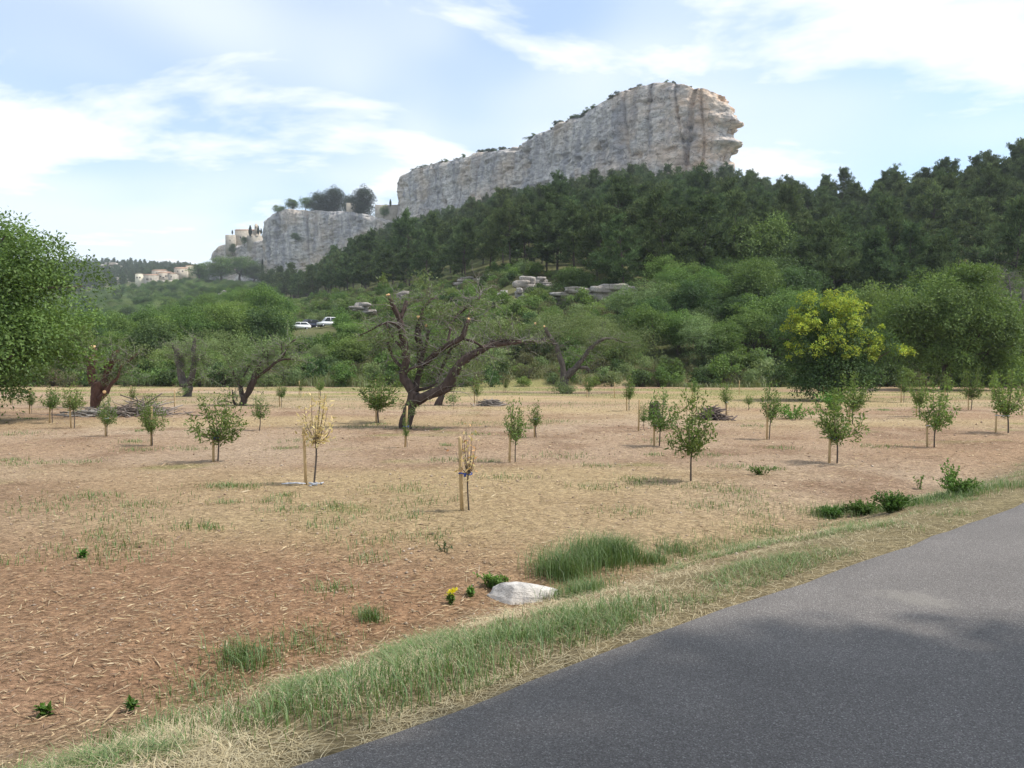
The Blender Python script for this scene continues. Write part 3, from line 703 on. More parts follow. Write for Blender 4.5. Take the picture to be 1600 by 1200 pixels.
# single trees: picture column, distance, top row, half width in px, kind
TREES = [
 # left thicket
 (175, 84, 520, 60, 4), (235, 88, 500, 62, 0), (300, 96, 492, 70, 4), (355, 104, 482, 70, 0), (405, 112, 478, 66, 1), (440, 104, 522, 40, 0), (150, 110, 505, 60, 2), (215, 130, 492, 60, 2), (285, 150, 488, 55, 0),
 (340, 150, 476, 50, 4), (395, 158, 466, 46, 1), (440, 165, 466, 46, 0), (500, 92, 540, 48, 3), (545, 88, 525, 55, 1), (595, 90, 515, 58, 3), (650, 92, 520, 55, 3), (700, 90, 515, 55, 1), (755, 92, 500, 55, 3), (560, 112, 500, 50, 1), (640, 115, 490, 48, 3),
 (225, 100, 505, 42, 4), (268, 104, 500, 40, 0), (318, 110, 495, 40, 1), (375, 118, 490, 40, 4), (415, 118, 492, 34, 0), (505, 108, 526, 34, 3), (180, 96, 515, 38, 5), (470, 84, 552, 50, 1), (260, 82, 540, 50, 1), (330, 82, 545, 48, 0), (395, 82, 550, 46, 4), (120, 86, 530, 50, 1), (60, 90, 520, 60, 0), (10, 95, 500, 70, 2),
 # behind the right old tree and along the right field edge
 (815, 90, 505, 55, 1), (870, 88, 495, 60, 3), (935, 88, 500, 56, 3), (985, 86, 520, 48, 1), (1015, 98, 442, 50, 3), (1065, 100, 446, 46, 0), (1105, 104, 440, 55, 0), (1062, 88, 486, 44, 4), (1118, 84, 505, 44, 0), (1150, 96, 470, 48, 5),
 (1195, 92, 462, 55, 4), (1240, 98, 448, 52, 5), (1178, 128, 336, 60, 1), (1262, 122, 368, 62, 2), (1215, 116, 402, 60, 2), (1300, 120, 420, 55, 5), (1345, 84, 452, 58, 4), (1388, 80, 440, 58, 1), (1560, 80, 500, 50, 2), (1615, 74, 475, 45, 4),
 (1150, 110, 425, 50, 2), (1255, 84, 478, 46, 5), (1590, 92, 505, 40, 5), (905, 118, 418, 46, 2), (1520, 98, 470, 50, 2), (1450, 96, 445, 60, 5), (1660, 84, 430, 60, 0),
]
LBL = {0: 'rounded fresh green broadleaf tree behind ', 1: 'light yellowish green bushy tree behind ', 2: 'dark leafy green oak tree behind ', 3: 'grey green fine leaved tree behind ', 4: 'dense mid green tree leafy to the ground behind ', 5: 'low dark green tree behind '}
HT = {0: 7, 1: 6, 2: 8, 3: 6.5, 4: 7.5, 5: 6.5}; RT = {0: 3.4, 1: 3.2, 2: 3.8, 3: 3.6, 4: 3.3, 5: 3.0}
for px, dd, tp, hw, kd in TREES:
    x = (px - 800) / F * dd; z = hz(x, dd)
    top = at(px, tp, dd).z
    sz = max(1.5, top - z) / HT[kd]; sw = min(hw / F * dd / (RT[kd] * 0.92), sz * 1.35)
    put_tree('broadleaf_tree', BL[kd], (x, dd, z - 0.1), sw, gS.uniform(0, 6.28), LBL[kd] + zone(px, ZB), 'tree', LBL[kd].replace('tree', 'trees') + zone(px, ZB), sz)
T0 = ([-60, 420, 960, 1700], [83, 86, 84, 83]); T1 = ([-60, 150, 330, 420, 421, 960, 1000, 1040, 1200, 1700], [165, 190, 260, 330, 80, 80, 84, 124, 122, 112])
bt_ = scatter(gS, 3000, (-60, 1700), T0, T1, 5.6, lambda px, dd, x: not (1535 < px < 1600 and dd < 92) and not (1430 < px < 1530 and dd < 80) and not (215 < px < 252 and dd > 150))
for x, y in bt_:
    px = 800 + x / y * F; kd = int(gS.choice([0, 1, 2, 4, 5, 3], p=[.3, .16, .14, .26, .08, .06] if px < 700 else [.24, .06, .28, .22, .16, .04])); s = gS.uniform(.75, 1.15) * (0.95 if y < 95 else 1.05)
    put_tree('broadleaf_tree', BL[kd], (x, y, hz(x, y) - .1), s, gS.uniform(0, 6.28), LBL[kd] + zone(px, ZB), 'tree', LBL[kd].replace('tree', 'trees') + zone(px, ZB), s * gS.uniform(.8, 1.1))
print('belt trees', len(bt_))
# scrub on the open slope and along the far edge of the field
S0 = ([-60, 1700], [75.5, 75.5]); S1 = ([-60, 150, 380, 420, 470, 540, 620, 700, 800, 900, 960, 1010, 1700], [83, 83, 84, 260, 300, 250, 205, 180, 160, 142, 132, 83, 83])
OUTC = [(822, 136, 40), (848, 142, 26), (812, 130, 20), (905, 122, 40), (945, 120, 36), (876, 124, 18), (783, 134, 16), (728, 165, 22), (762, 160, 18), (628, 170, 20), (565, 150, 22), (470, 150, 16), (485, 156, 14), (514, 148, 16), (1562, 88, 34)]
def clear(px, dd, x): return not (450 < px < 534 and 112 < dd < 160) and not any(abs(px - a) < w and b - 9 < dd < b + 2 for a, b, w in OUTC)
sp = scatter(gS, 18000, (-60, 1700), S0, S1, 1.95, clear)
sp.sort(key=lambda p: p[1])
SHL = ['silvery olive green shrub', 'light green leafy shrub', 'tall fresh green shrub', 'dry yellowish green shrub', 'dark green shrub', 'brownish half dry shrub']
for k, (x, y) in enumerate(sp[:290]):
    i_ = int(gS.integers(0, 5 if gS.random() < 0.85 else 6)); s = gS.uniform(0.7, 1.35)
    o = obj('shrub', SH[i_], None, SHL[i_] + ' in the scrub behind ' + zone(800 + x / y * F, ZB), 'shrub', SHL[i_] + 's behind ' + zone(800 + x / y * F, ZB), None, (x, y, hz(x, y) - 0.08))
    o.rotation_euler[2] = gS.uniform(0, 6.28); o.scale = (s, s, s * gS.uniform(0.8, 1.25))
rest = np.array(sp[290:])
instance_stuff('scrub', np.stack([rest[:, 0], rest[:, 1], height(rest[:, 0], rest[:, 1]) - 0.08], 1), SH, 'green garrigue scrub covering the open lower slope', 'scrub', 0.7, 1.5, 6)
# woods below the village on the left, far ridge
W0 = ([-100, 60, 200, 330, 400, 440], [170, 170, 200, 260, 330, 420]); W1 = ([-100, 60, 200, 300, 330, 405, 440], [760, 740, 735, 740, 690, 655, 640])
wp = np.array(scatter(gS, 14000, (-100, 440), W0, W1, 7.0, lambda px, dd, x: not (195 < px < 310 and dd > 690) and not (215 < px < 252 and 170 < dd < 212)))
instance_stuff('broadleaf_wood', np.stack([wp[:, 0], wp[:, 1], height(wp[:, 0], wp[:, 1]) - 0.3], 1), JB, 'mixed green woodland on the slope below the village', 'woodland', 0.75, 1.15, 7)
R0 = ([-100, 190, 200, 330], [770, 770, 800, 800]); R1 = ([-100, 330], [1240, 1240])
rp = np.array(scatter(gS, 9000, (-100, 330), R0, R1, 10.0))
instance_stuff('ridge_pines', np.stack([rp[:, 0], rp[:, 1], height(rp[:, 0], rp[:, 1]) - 0.3], 1), JP, 'dark pines covering the far ridge under the masts', 'woodland', 0.7, 1.05, 8)
print('scrub', len(sp), 'wood', len(wp), 'ridge', len(rp))
# ------------------------------------------------------------------ big single trees
def big_tree(name, px, dd, ells, nclump, per, L, W, cols, label, rc, seed, trunk_r, extra=None, base_h=2.0, droop=0.35, gz_=None):
    g = np.random.default_rng(seed)
    x = (px - 800) / F * dd; z = hz(x, dd) if gz_ is None else gz_
    r = empty(name, (x, dd, z), label, 'tree')
    mb = MB(); tb = MB()
    cen, rad = crown(mb, g, ells, nclump, rc, per, L, W, cols, droop, 0.82, 0.25, 0.22)
    if extra: extra(mb, g)
    p = smooth_path(np.array([(0, 0, -0.3), (0.15, 0.1, base_h * 0.5), (-0.1, 0.0, base_h)]), 0.25)
    tb.tube(p, np.linspace(trunk_r * 1.4, trunk_r * 0.85, len(p)), 10, BARK, 0.2, seed)
    limbs(tb, g, (-0.1, 0, base_h), cen[g.choice(len(cen), min(26, len(cen)), replace=False)], trunk_r * 0.5, BARK, 6)
    obj('trunk', tb.mesh('trunk', M['bark'], True), r); obj('crown', mb.mesh('crown', M['leaf']), r)
    return r
# the large tree at the left edge (local metres; x to the right, z up)
LT = big_tree('broadleaf_tree', -70, 29, [(0, 0, 4.4, 4.6, 4.2, 3.0), (2.2, -1.2, 3.4, 2.6, 2.6, 2.0), (1.6, 0.5, 5.4, 2.7, 2.4, 1.7), (3.2, -0.5, 2.6, 1.9, 2.2, 1.5), (-2, 0, 5, 3, 3, 2), (0.6, -2.6, 2.6, 2.6, 2.0, 1.9), (0.8, 0, 6.2, 1.5, 1.5, 1.0), (2.0, -2.0, 1.2, 1.3, 1.5, 0.9)],
         170, 480, 0.13, 0.07, GREEN_A + [(0.15, 0.22, 0.055)], 'large fresh green leafy tree shading the mulch beside the old stump tree', (0.6, 1.25), 401, 0.3); LT.scale = (1.0, 1.0, .94)
# the walnut-like tree at the right field edge
big_tree('broadleaf_tree', 1478, 66, [(0, 0, 5.2, 4.7, 4.2, 3.9), (1.6, -0.5, 7.2, 2.8, 2.6, 2.3), (-2.6, -1.0, 5.6, 2.6, 2.6, 2.2), (3.0, -1, 4.2, 2.2, 2.4, 2.4), (-0.6, -2.6, 4.6, 2.6, 1.8, 2.0), (1.9, -2.4, 2.4, 2.2, 1.6, 1.6), (-4.2, -0.5, 5.2, 2.0, 2.0, 1.8), (-1.5, -2.4, 1.8, 2.2, 1.6, 1.6), (3.6, -1.6, 1.8, 1.8, 1.6, 1.5)],
         150, 480, 0.22, 0.10, GREEN_A + [(0.15, 0.215, 0.055)], 'big domed walnut tree with drooping leaf clumps behind the saplings', (0.8, 1.6), 402, 0.35, base_h=2.6)
YEL = [(0.56, 0.56, 0.07), (0.44, 0.50, 0.065), (0.28, 0.38, 0.06), (0.16, 0.25, 0.05)]
def yellow_top(mb, g):
    crown(mb, g, [(-1.6, -0.6, 5.0, 1.3, 1.2, 1.0), (-0.2, -0.6, 5.5, 1.2, 1.2, 0.8), (0.8, -0.5, 5.0, 1.0, 1.0, 0.7), (-2.3, -1.0, 4.3, 0.9, 1.0, 0.7), (-1.3, -1.7, 4.0, 1.1, 0.8, 0.7), (0.2, -1.8, 4.2, 1.0, 0.7, 0.6), (1.7, -0.9, 3.7, 1.2, 1.0, 0.6), (2.9, -0.8, 3.1, 1.2, 0.9, 0.5), (3.6, -0.8, 2.8, .6, .6, .35), (-0.6, -2.0, 2.9, 1.3, 0.6, 0.6), (-2.4, -0.9, 2.9, 0.7, 0.9, 0.6), (1.2, -1.6, 2.6, 1.1, .6, .5)],
          150, (0.14, 0.36), 90, 0.12, 0.065, YEL, 0.1, 0.75, 1.3, 0.35)
big_tree('broadleaf_tree', 1300, 46, [(-0.2, 0.2, 2.6, 2.4, 2.2, 2.2), (-1.0, 0, 3.6, 2.1, 1.8, 1.6), (1.4, 0.2, 2.8, 2.0, 1.6, 1.4), (0, -0.8, 1.3, 2.4, 1.7, 1.2), (-1.2, -1.0, 0.8, 1.4, 1.3, 0.8)],
         190, 130, 0.15, 0.08, GREEN_D, 'bushy tree with bright yellow blossoming top and dark green skirt', (0.4, 0.8), 403, 0.22, yellow_top, 1.4)
# a roadside tree behind the photographer's right shoulder: its shade lies on the near road
gsh = np.random.default_rng(5)
big_tree('broadleaf_tree', 0, 1.0, [(0, 0, 6.0, 4.0, 4.2, 2.2), (-1.5, 1.5, 5.6, 2.4, 2.6, 1.6)], 170, 230, 0.22, 0.14, GREEN_A, 'tall roadside plane tree whose crown shades the near asphalt', (0.6, 1.1), 404, 0.28, base_h=3.6).location = (7.6, 0.6, 0.3)

# ------------------------------------------------------------------ old pruned orchard trees
DARKB = (0.070, 0.050, 0.042)
def old_tree(label, D, sc_, org, branches, foliage, ntwig, seed, cuts=(), col=DARKB, leafcols=OLIVE, twl=(0.5, 1.3), name='old_orchard_tree', leaves_on_twigs=0.8, dead=False):
    g = np.random.default_rng(seed)
    def W(X, Y, dy=0.0): return np.array(at(org[0] + X / sc_, org[1] + Y / sc_, D + dy))
    k = D / F / sc_
    b0 = branches[0][0]; base = W(b0[0], b0[1], b0[3] if len(b0) > 3 else 0)
    base[2] = hz(base[0], base[1])
    r = empty(name, tuple(base), label, 'tree')
    tb = MB(); tw = MB(); lf = MB(); ends = []
    for br in branches:
        ct = []
        for p in br:
            w = W(p[0], p[1], p[3] if len(p) > 3 else 0) - base; ct.append((*w, p[2] * k))
        if br is branches[0]: ct.insert(0, (ct[0][0], ct[0][1], -0.25, ct[0][3] * 1.25)); 
        P = smooth_path(np.array(ct), 0.14)
        jit = fbm(np.stack([P[:, 0] * 2.2 + seed, P[:, 1] * 2.2, P[:, 2] * 2.2], 1), 3, seed)
        P[:, 0] += jit * P[:, 3] * 0.5
        tb.tube(P[:, :3], np.maximum(P[:, 3], 0.012), 10, np.array(col), 0.38, seed)
        ends.append(P)
    allp = np.concatenate([e[len(e) // 3:] for e in ends[1:]] if len(ends) > 1 else ends)
    for _ in range(ntwig):
        s0 = allp[g.integers(0, len(allp))]
        d = g.normal(size=3); d[2] = abs(d[2]) * 0.6 + 0.15 * g.normal(); d /= np.linalg.norm(d)
        L_ = g.uniform(*twl); p = s0[:3].copy(); P = [p.copy()]
        for q in range(4):
            d = d + g.normal(size=3) * 0.28 - np.array([0, 0, 0.10]); d /= np.linalg.norm(d); p = p + d * L_ / 4; P.append(p.copy())
            if q >= 1:
                e = unit((d + g.normal(size=3) * 0.8)[None])[0]
                tw.tube([p, p + e * L_ * 0.16, p + e * L_ * 0.3 + g.normal(size=3) * 0.04], [0.007, 0.005, 0.003], 3, pick_cols(g, 1, [(0.17, 0.15, 0.13), (0.24, 0.22, 0.20)])[0], cap=False)
        c_ = pick_cols(g, 1, [(0.12, 0.10, 0.09), (0.24, 0.22, 0.20), (0.17, 0.15, 0.135)])[0]
        tw.tube(P, np.linspace(0.014, 0.004, 5), 3, c_, cap=False)
        if g.random() < leaves_on_twigs:
            n = 26; f = g.random(n) * 4; i0 = np.minimum(f.astype(int), 3); PP = np.array(P)
            pos = PP[i0] + (PP[i0 + 1] - PP[i0]) * (f - i0)[:, None] + g.normal(size=(n, 3)) * 0.06
            cards(lf, pos, rdir(g, n) + [0, 0, 0.2], rdir(g, n) + [0, 0, 0.6], 0.10 * (0.7 + 0.6 * g.random(n)), 0.04, pick_cols(g, n, leafcols))
    for X, Y, dy, rad, n in foliage:
        c0 = W(X, Y, dy) - base
        crown(lf, g, [(c0[0], c0[1], c0[2], rad, rad, rad * 0.8)], max(5, n // (16 if seed == 501 else 9)), (rad * 0.25, rad * 0.5), 26, 0.10, 0.04, leafcols, 0.0, 0.5, 0.1)
    obj('trunk', tb.mesh('trunk', M['bark'], True), r)
    if ntwig: obj('twigs', tw.mesh('twigs', M['twig']), r)
    if lf.n: obj('crown', lf.mesh('crown', M['leaf']), r)
    for X, Y, rad, dy, dv in cuts:
        cb = MB(); c0 = W(X, Y, dy) - base; dv = np.array(dv, dtype=float); dv /= np.linalg.norm(dv)
        cb.tube([c0 - dv * 0.03, c0 + dv * 0.012, c0 + dv * 0.02], [rad * k * 1.02, rad * k, rad * k * 0.8], 10, (0.6, 0.4, 0.2), 0.1, seed)
        obj('cut_end', cb.mesh('cut_end', M['cut']), r)
    return r
# central gnarled tree, read off an enlargement (4.443 x) whose corner is at (560, 420)
old_tree('gnarled old fruit tree with dark spreading limbs and sawn branch ends in mid field', 25.4, 4.443, (560, 420), [
  [(318, 1108, 44), (338, 1010, 42), (372, 920, 44), (395, 850, 36)],
  [(385, 860, 34, 0), (345, 790, 32, .05), (318, 740, 30, .1), (328, 640, 28, .15), (318, 530, 26, .2), (298, 420, 24, .2), (288, 345, 20, .2), (248, 270, 18, .1), (206, 185, 14, 0)],
  [(292, 350, 17, .2), (318, 275, 16, .3), (332, 225, 14, .4)],
  [(395, 850, 26, .1), (415, 760, 22, .4), (432, 640, 24, .6), (422, 540, 24, .7), (410, 450, 23, .8), (440, 310, 15, .9), (500, 215, 9, 1.0), (550, 205, 6, 1.1)],
  [(432, 650, 14, .6), (470, 520, 13, .7), (490, 430, 9, .8)],
  [(425, 690, 20, .5), (500, 622, 20, .2), (560, 570, 19, 0), (640, 520, 19, -.2), (718, 476, 19, -.3), (742, 405, 17, -.3), (764, 352, 14, -.3)],
  [(750, 370, 8, -.3), (775, 300, 7, -.2), (800, 270, 4, -.1)],
  [(620, 530, 10, -.1), (650, 370, 9, .3), (720, 290, 12, .5), (812, 236, 9, .6), (850, 190, 5, .7)],
  [(375, 925, 40, 0), (470, 882, 36, -.2), (560, 850, 35, -.3), (612, 800, 36, -.4), (652, 722, 34, -.4), (720, 640, 29, -.4), (800, 590, 26, -.3), (872, 552, 24, -.2), (950, 526, 19, 0), (1040, 515, 16, .1), (1132, 510, 10, .2)],
  [(560, 852, 18, -.3), (610, 848, 14, -.5), (680, 800, 4, -.7)],
  [(730, 488, 8, -.3), (800, 505, 8, -.4), (870, 550, 7, -.3)],
  [(900, 540, 9, -.1), (940, 500, 8, 0), (1060, 495, 6, .1), (1140, 500, 4, .1)],
  [(420, 840, 14, .2), (490, 825, 11, .2), (545, 790, 6, .3), (555, 740, 4, .3)],
  [(320, 760, 8, .1), (355, 700, 9, 0), (410, 680, 7, -.1), (440, 670, 4, -.1)],
  [(310, 560, 9, .2), (240, 480, 8, .3), (190, 380, 8, .3), (140, 395, 6, .4), (60, 440, 5, .5), (10, 460, 3, .5)],
  [(290, 430, 8, .2), (255, 385, 7, .1), (200, 372, 6, 0), (140, 398, 4, 0)],
  [(318, 700, 12, .1), (245, 620, 12, .5), (205, 510, 10, .7)],
  [(560, 740, 14, .8), (600, 640, 12, .9), (640, 560, 9, .9), (700, 520, 5, .9)],
 ], [(430, 110, .6, .45, 150), (550, 290, .6, .7, 260), (180, 520, .6, .8, 240), (90, 480, .8, .7, 200), (480, 380, .9, .7, 200), (850, 280, .5, .7, 220), (930, 400, .3, .7, 220), (680, 420, .6, .6, 170), (490, 720, .5, .5, 170), (350, 980, -.5, .26, 70), (1000, 430, .5, .6, 150), (240, 300, .5, .5, 120), (620, 330, .7, .6, 150), (170, 90, .2, .25, 40), (700, 700, .3, .4, 80), (820, 680, .3, .4, 70)],
 300, 501, leaves_on_twigs=0.4, cuts=[(203, 180, 14, -.02, (-.4, -.3, 1)), (766, 347, 14, -.3, (.3, -.4, 1)), (414, 335, 13, .75, (-.2, -1, .4)), (470, 392, 10, .7, (0.1, -1, .3))])
# the stump-like tree with fresh cuts at the left (enlargement 8.571 x, corner (100, 520))
old_tree('thick reddish brown pollarded trunk with fresh orange saw cuts beside the large leafy tree', 38.5, 8.571, (100, 520), [
  [(400, 985, 62), (420, 860, 74), (440, 740, 80), (450, 660, 76)],
  [(395, 680, 60, 0), (375, 560, 52, 0), (370, 440, 50, 0), (395, 330, 44, 0), (405, 205, 34, 0)],
  [(370, 470, 30, 0), (320, 350, 24, 0), (275, 275, 20, 0)],
  [(490, 760, 50, 0), (560, 640, 50, .1), (600, 500, 44, .1), (640, 370, 36, .1), (690, 285, 32, .1), (740, 245, 28, .1)],
  [(540, 470, 20, 0), (590, 400, 18, -.1), (650, 375, 16, -.1), (750, 370, 14, -.1)],
  [(480, 890, 34, -.2), (560, 800, 34, -.3), (620, 700, 26, -.3), (720, 600, 18, -.3), (760, 460, 14, -.2), (900, 350, 12, 0), (1000, 260, 7, .2)],
  [(350, 480, 14, 0), (240, 390, 12, .2), (100, 420, 9, .4), (0, 430, 6, .6)],
 ], [(640, 620, .3, .5, 90), (1000, 260, .3, .8, 160), (900, 400, .5, .7, 130), (100, 400, .5, .6, 90)], 120, 502,
 cuts=[(380, 188, 44, 0, (.1, -.5, 1)), (270, 262, 26, 0, (-.2, -.6, 1)), (352, 330, 20, -.25, (0, -1, .3)), (540, 790, 22, -.62, (.3, -1, .4))], col=(0.105, 0.055, 0.042))
# two old trees further right on the left side (enlargement 6.667 x, corner (240, 510))
old_tree('old twin stemmed fruit tree with ragged dead tops on the grassy edge', 52.0, 6.667, (240, 510), [
  [(350, 735, 46), (355, 680, 42), (370, 620, 40)],
  [(350, 630, 34, 0), (300, 560, 40, .2), (280, 450, 38, .3), (255, 340, 30, .3), (230, 240, 26, .3), (185, 180, 14, .3)],
  [(290, 500, 24, .5), (295, 380, 20, .5), (280, 310, 12, .5)],
  [(380, 600, 34, 0), (405, 480, 30, -.2), (425, 360, 26, -.2), (415, 240, 22, -.2), (430, 120, 14, -.2)],
  [(420, 400, 16, -.2), (480, 320, 14, -.3), (540, 280, 10, -.3)],
  [(390, 580, 10, 0), (460, 555, 8, -.2), (530, 545, 4, -.3)],
  [(270, 320, 14, .3), (330, 290, 12, .1), (400, 300, 10, -.1)],
 ], [(330, 200, .3, .9, 160), (500, 260, 0, .9, 150), (180, 300, .4, .8, 120), (320, 680, -.6, .5, 130), (440, 400, .5, .8, 120), (560, 380, .3, .9, 200), (620, 200, .4, .9, 180), (100, 420, .5, .8, 120)], 210, 503, col=(0.105, 0.09, 0.08))
old_tree('old fruit tree forking low with one long bare limb reaching sideways', 39.5, 6.667, (240, 510), [
  [(925, 830, 40), (940, 770, 36), (955, 720, 32)],
  [(935, 770, 26, 0), (915, 680, 25, .2), (890, 590, 20, .3), (850, 530, 16, .3), (825, 460, 12, .3)],
  [(950, 740, 30, 0), (1010, 640, 32, -.1), (1050, 540, 32, -.1), (1090, 430, 26, 0), (1140, 330, 18, .1), (1140, 210, 8, .2)],
  [(1060, 530, 22, -.1), (1130, 490, 18, -.2), (1220, 425, 16, -.3), (1300, 355, 15, -.3), (1420, 342, 10, -.3), (1540, 360, 5, -.2)],
  [(1330, 350, 10, -.3), (1370, 260, 10, -.3), (1420, 175, 8, -.3), (1485, 135, 6, -.3)],
  [(1340, 300, 6, -.3), (1335, 230, 6, -.2), (1330, 180, 4, -.2)],
  [(1190, 400, 7, 0), (1188, 320, 6, 0), (1185, 250, 4, 0)],
  [(860, 830, 12, -.1), (830, 770, 11, -.2), (822, 660, 5, -.2)],
  [(900, 600, 8, .2), (1000, 410, 7, .3), (1070, 350, 5, .3)],
 ], [(980, 300, .6, .9, 200), (850, 380, .6, .8, 160), (1120, 400, .3, .6, 150), (1100, 480, 0, .4, 90), (940, 580, -.2, .25, 60), (1180, 300, .6, .7, 120), (760, 420, .8, .9, 160), (1300, 300, .3, .7, 140), (1420, 400, .2, .6, 110), (1250, 220, .4, .7, 120), (900, 240, .6, .9, 160), (1050, 200, .6, .9, 160)], 190, 504)
# the old tree at the right of the central one (enlargement 2.963 x, corner (760, 400))
old_tree('old fruit tree with two arching limbs and a leafy base at the field edge', 58.0, 2.963, (760, 400), [
  [(362, 600, 24), (362, 570, 20), (368, 548, 18)],
  [(360, 570, 16, 0), (350, 500, 13, 0), (325, 420, 11, .3), (290, 370, 10, .4), (275, 330, 9, .4)],
  [(372, 560, 16, 0), (410, 520, 14, -.2), (445, 480, 11, -.2), (480, 430, 10, -.2), (530, 390, 8, -.2), (580, 382, 5, -.1), (640, 400, 2, 0)],
  [(430, 515, 9, -.2), (465, 520, 8, -.3), (475, 540, 6, -.3)],
  [(300, 375, 8, .4), (240, 390, 8, .6), (150, 395, 6, .8), (30, 395, 5, 1)],
 ], [(400, 350, .5, 1.6, 800), (460, 300, .8, 1.4, 600), (520, 430, .8, 1.6, 700), (620, 400, .9, 1.8, 900), (280, 300, .8, 1.5, 500), (720, 420, 1, 1.6, 600), (680, 480, .6, 1.3, 400), (340, 620, -1.2, .9, 420), (380, 640, -1.3, .7, 260), (460, 320, 1, 1.3, 240)], 130, 505,
 cuts=[(226, 312, 5, .3, (0, -1, .3)), (268, 325, 5, .3, (.2, -1, .4))], twl=(.8, 2.0), col=(0.09, 0.075, 0.065))
# slender trunk standing behind the central tree
old_tree('leaning slim old fruit tree half hidden behind the gnarled central one', 39.5, 4.443, (560, 420), [
  [(552, 950, 26), (572, 890, 22), (600, 840, 17), (650, 780, 14), (720, 690, 12), (800, 600, 9)],
  [(640, 790, 9, 0), (690, 770, 6, .2), (760, 740, 3, .4)], [(700, 710, 8, 0), (720, 600, 7, .3), (700, 500, 5, .5)]],
 [(800, 560, .3, 1.0, 150), (900, 640, .4, .9, 120), (740, 500, .5, .9, 120), (640, 940, -.3, .45, 110), (850, 720, .3, .7, 90)], 70, 506)
# bare grey tree at the right edge
old_tree('leafless grey tree with a fan of bare branches beside the walnut tree', 76.0, 6.667, (1480, 400), [
  [(640, 860, 22), (650, 770, 20), (680, 690, 17)], [(680, 690, 14, 0), (735, 590, 11, 0), (780, 480, 8, .2), (790, 330, 5, .3)], [(660, 720, 14, 0), (590, 640, 11, .2), (530, 590, 8, .3), (480, 560, 4, .3)],
  [(690, 690, 11, 0), (670, 500, 10, .3), (660, 350, 7, .4), (640, 200, 4, .4)], [(610, 660, 8, 0), (560, 480, 8, .5), (545, 330, 6, .5), (560, 220, 4, .5), (620, 140, 3, .5)], [(545, 330, 5, .5), (540, 240, 4, .5), (525, 150, 3, .5)], [(780, 480, 5, 0), (850, 330, 4, 0), (900, 200, 3, 0)]],
 [], 190, 507, col=(0.16, 0.14, 0.135), twl=(1.0, 2.6), leaves_on_twigs=0, name='bare_tree')
# ------------------------------------------------------------------ saplings, stakes
SAPC = [(0.13, 0.20, 0.045), (0.175, 0.25, 0.065), (0.09, 0.15, 0.04)]
def sapling_meshes(seed, H=1.5, wid=0.42, n=620, low=0.36, cols=SAPC, L=0.075, W=0.028, dead=False):
    g = np.random.default_rng(seed); sb = MB(); lf = MB()
    z0 = H * low
    P = smooth_path(np.array([(0, 0, -0.1), (0.02, 0.01, z0 * 0.6), (0.01 * g.normal(), 0.02, z0)]), 0.08)
    sb.tube(P, np.linspace(0.017, 0.013, len(P)), 6, (0.10, 0.08, 0.065), 0.1)
    nb = 13 + int(g.integers(0, 5)); per = n // nb
    for k in range(nb):
        a = k * 2.4 + g.random(); f = g.random()
        tip = np.array([math.cos(a) * wid * (0.35 + 0.75 * g.random()), math.sin(a) * wid * (0.35 + 0.75 * g.random()), z0 + (H - z0) * (0.12 + 0.88 * (k + g.random()) / nb)])
        if k >= nb - 4: tip[:2] *= 0.55
        st = P[-1] * [1, 1, 1 - 0.12 * g.random()]
        mid = st + (tip - st) * 0.5 + np.array([tip[0] * 0.18, tip[1] * 0.18, -0.03]) 
        B = smooth_path(np.array([st, mid, tip]), 0.07)
        sb.tube(B, np.linspace(0.008, 0.002, len(B)), 4, (0.13, 0.10, 0.07), cap=False)
        u = g.random(per) ** 0.75; ii = u * (len(B) - 1.001); i0 = ii.astype(int)
        pos = B[i0] + (B[i0 + 1] - B[i0]) * (ii - i0)[:, None] + g.normal(size=(per, 3)) * 0.05
        ax = unit(B[i0 + 1] - B[i0]) * 0.5 + rdir(g, per) * 0.9 + [0, 0, 0.05 if not dead else -0.25]
        cards(lf, pos, ax, rdir(g, per) + [0, 0, 0.7], L * (0.7 + 0.7 * g.random(per)), W, pick_cols(g, per, cols, 0.2))
    return sb.mesh('stem', M['bark'], True), lf.mesh('crown', M['leaf'])
SAP = [sapling_meshes(600 + k, 1.5, w, n, lo) for k, (w, n, lo) in enumerate(((0.40, 1250, 0.32), (0.33, 850, 0.38), (0.46, 1350, 0.30), (0.30, 600, 0.34), (0.38, 1050, 0.45)))]
DEADC = [(0.58, 0.44, 0.22), (0.50, 0.36, 0.18), (0.66, 0.54, 0.30)]
SAPD = [sapling_meshes(620, 1.5, 0.28, 330, 0.45, DEADC, 0.085, 0.03, True), sapling_meshes(621, 1.5, 0.24, 110, 0.45, [(0.62, 0.50, 0.22), (0.55, 0.28, 0.12), (0.66, 0.56, 0.28)], 0.085, 0.035, True)]
def stake_mesh(h, seed):
    g = np.random.default_rng(seed); mb = MB(); r = 0.026
    P = np.array([(0, 0, -0.15), (0, 0, h * 0.5), (0.004, 0, h - 0.03), (0.005, 0, h)])
    mb.tube(P, [r, r, r * 0.97, r * 0.7], 8, (0.5, 0.36, 0.19), 0.05, seed)
    return mb.mesh('stake', M['stake'], True)
STK = [stake_mesh(1.0, 1), stake_mesh(0.62, 2)]
def tie_mesh(dx, mat):
    mb = MB(); th = np.linspace(0, 2 * math.pi, 17)
    P = np.stack([dx / 2 + (abs(dx) / 2 + 0.04) * np.cos(th), 0.042 * np.sin(th), 0.01 * np.sin(2 * th)], 1)
    mb.tube(P, np.full(17, 0.009), 5, (0.1, 0.1, 0.4), cap=False)
    mb.box((dx / 2, -0.045, -0.02), (0.04, 0.01, 0.035), 0.2)
    return mb.mesh('tie', mat)
TIES = {}
SZN = {0: 'bushy', 1: 'slim', 2: 'wide', 3: 'small thin', 4: 'round headed'}
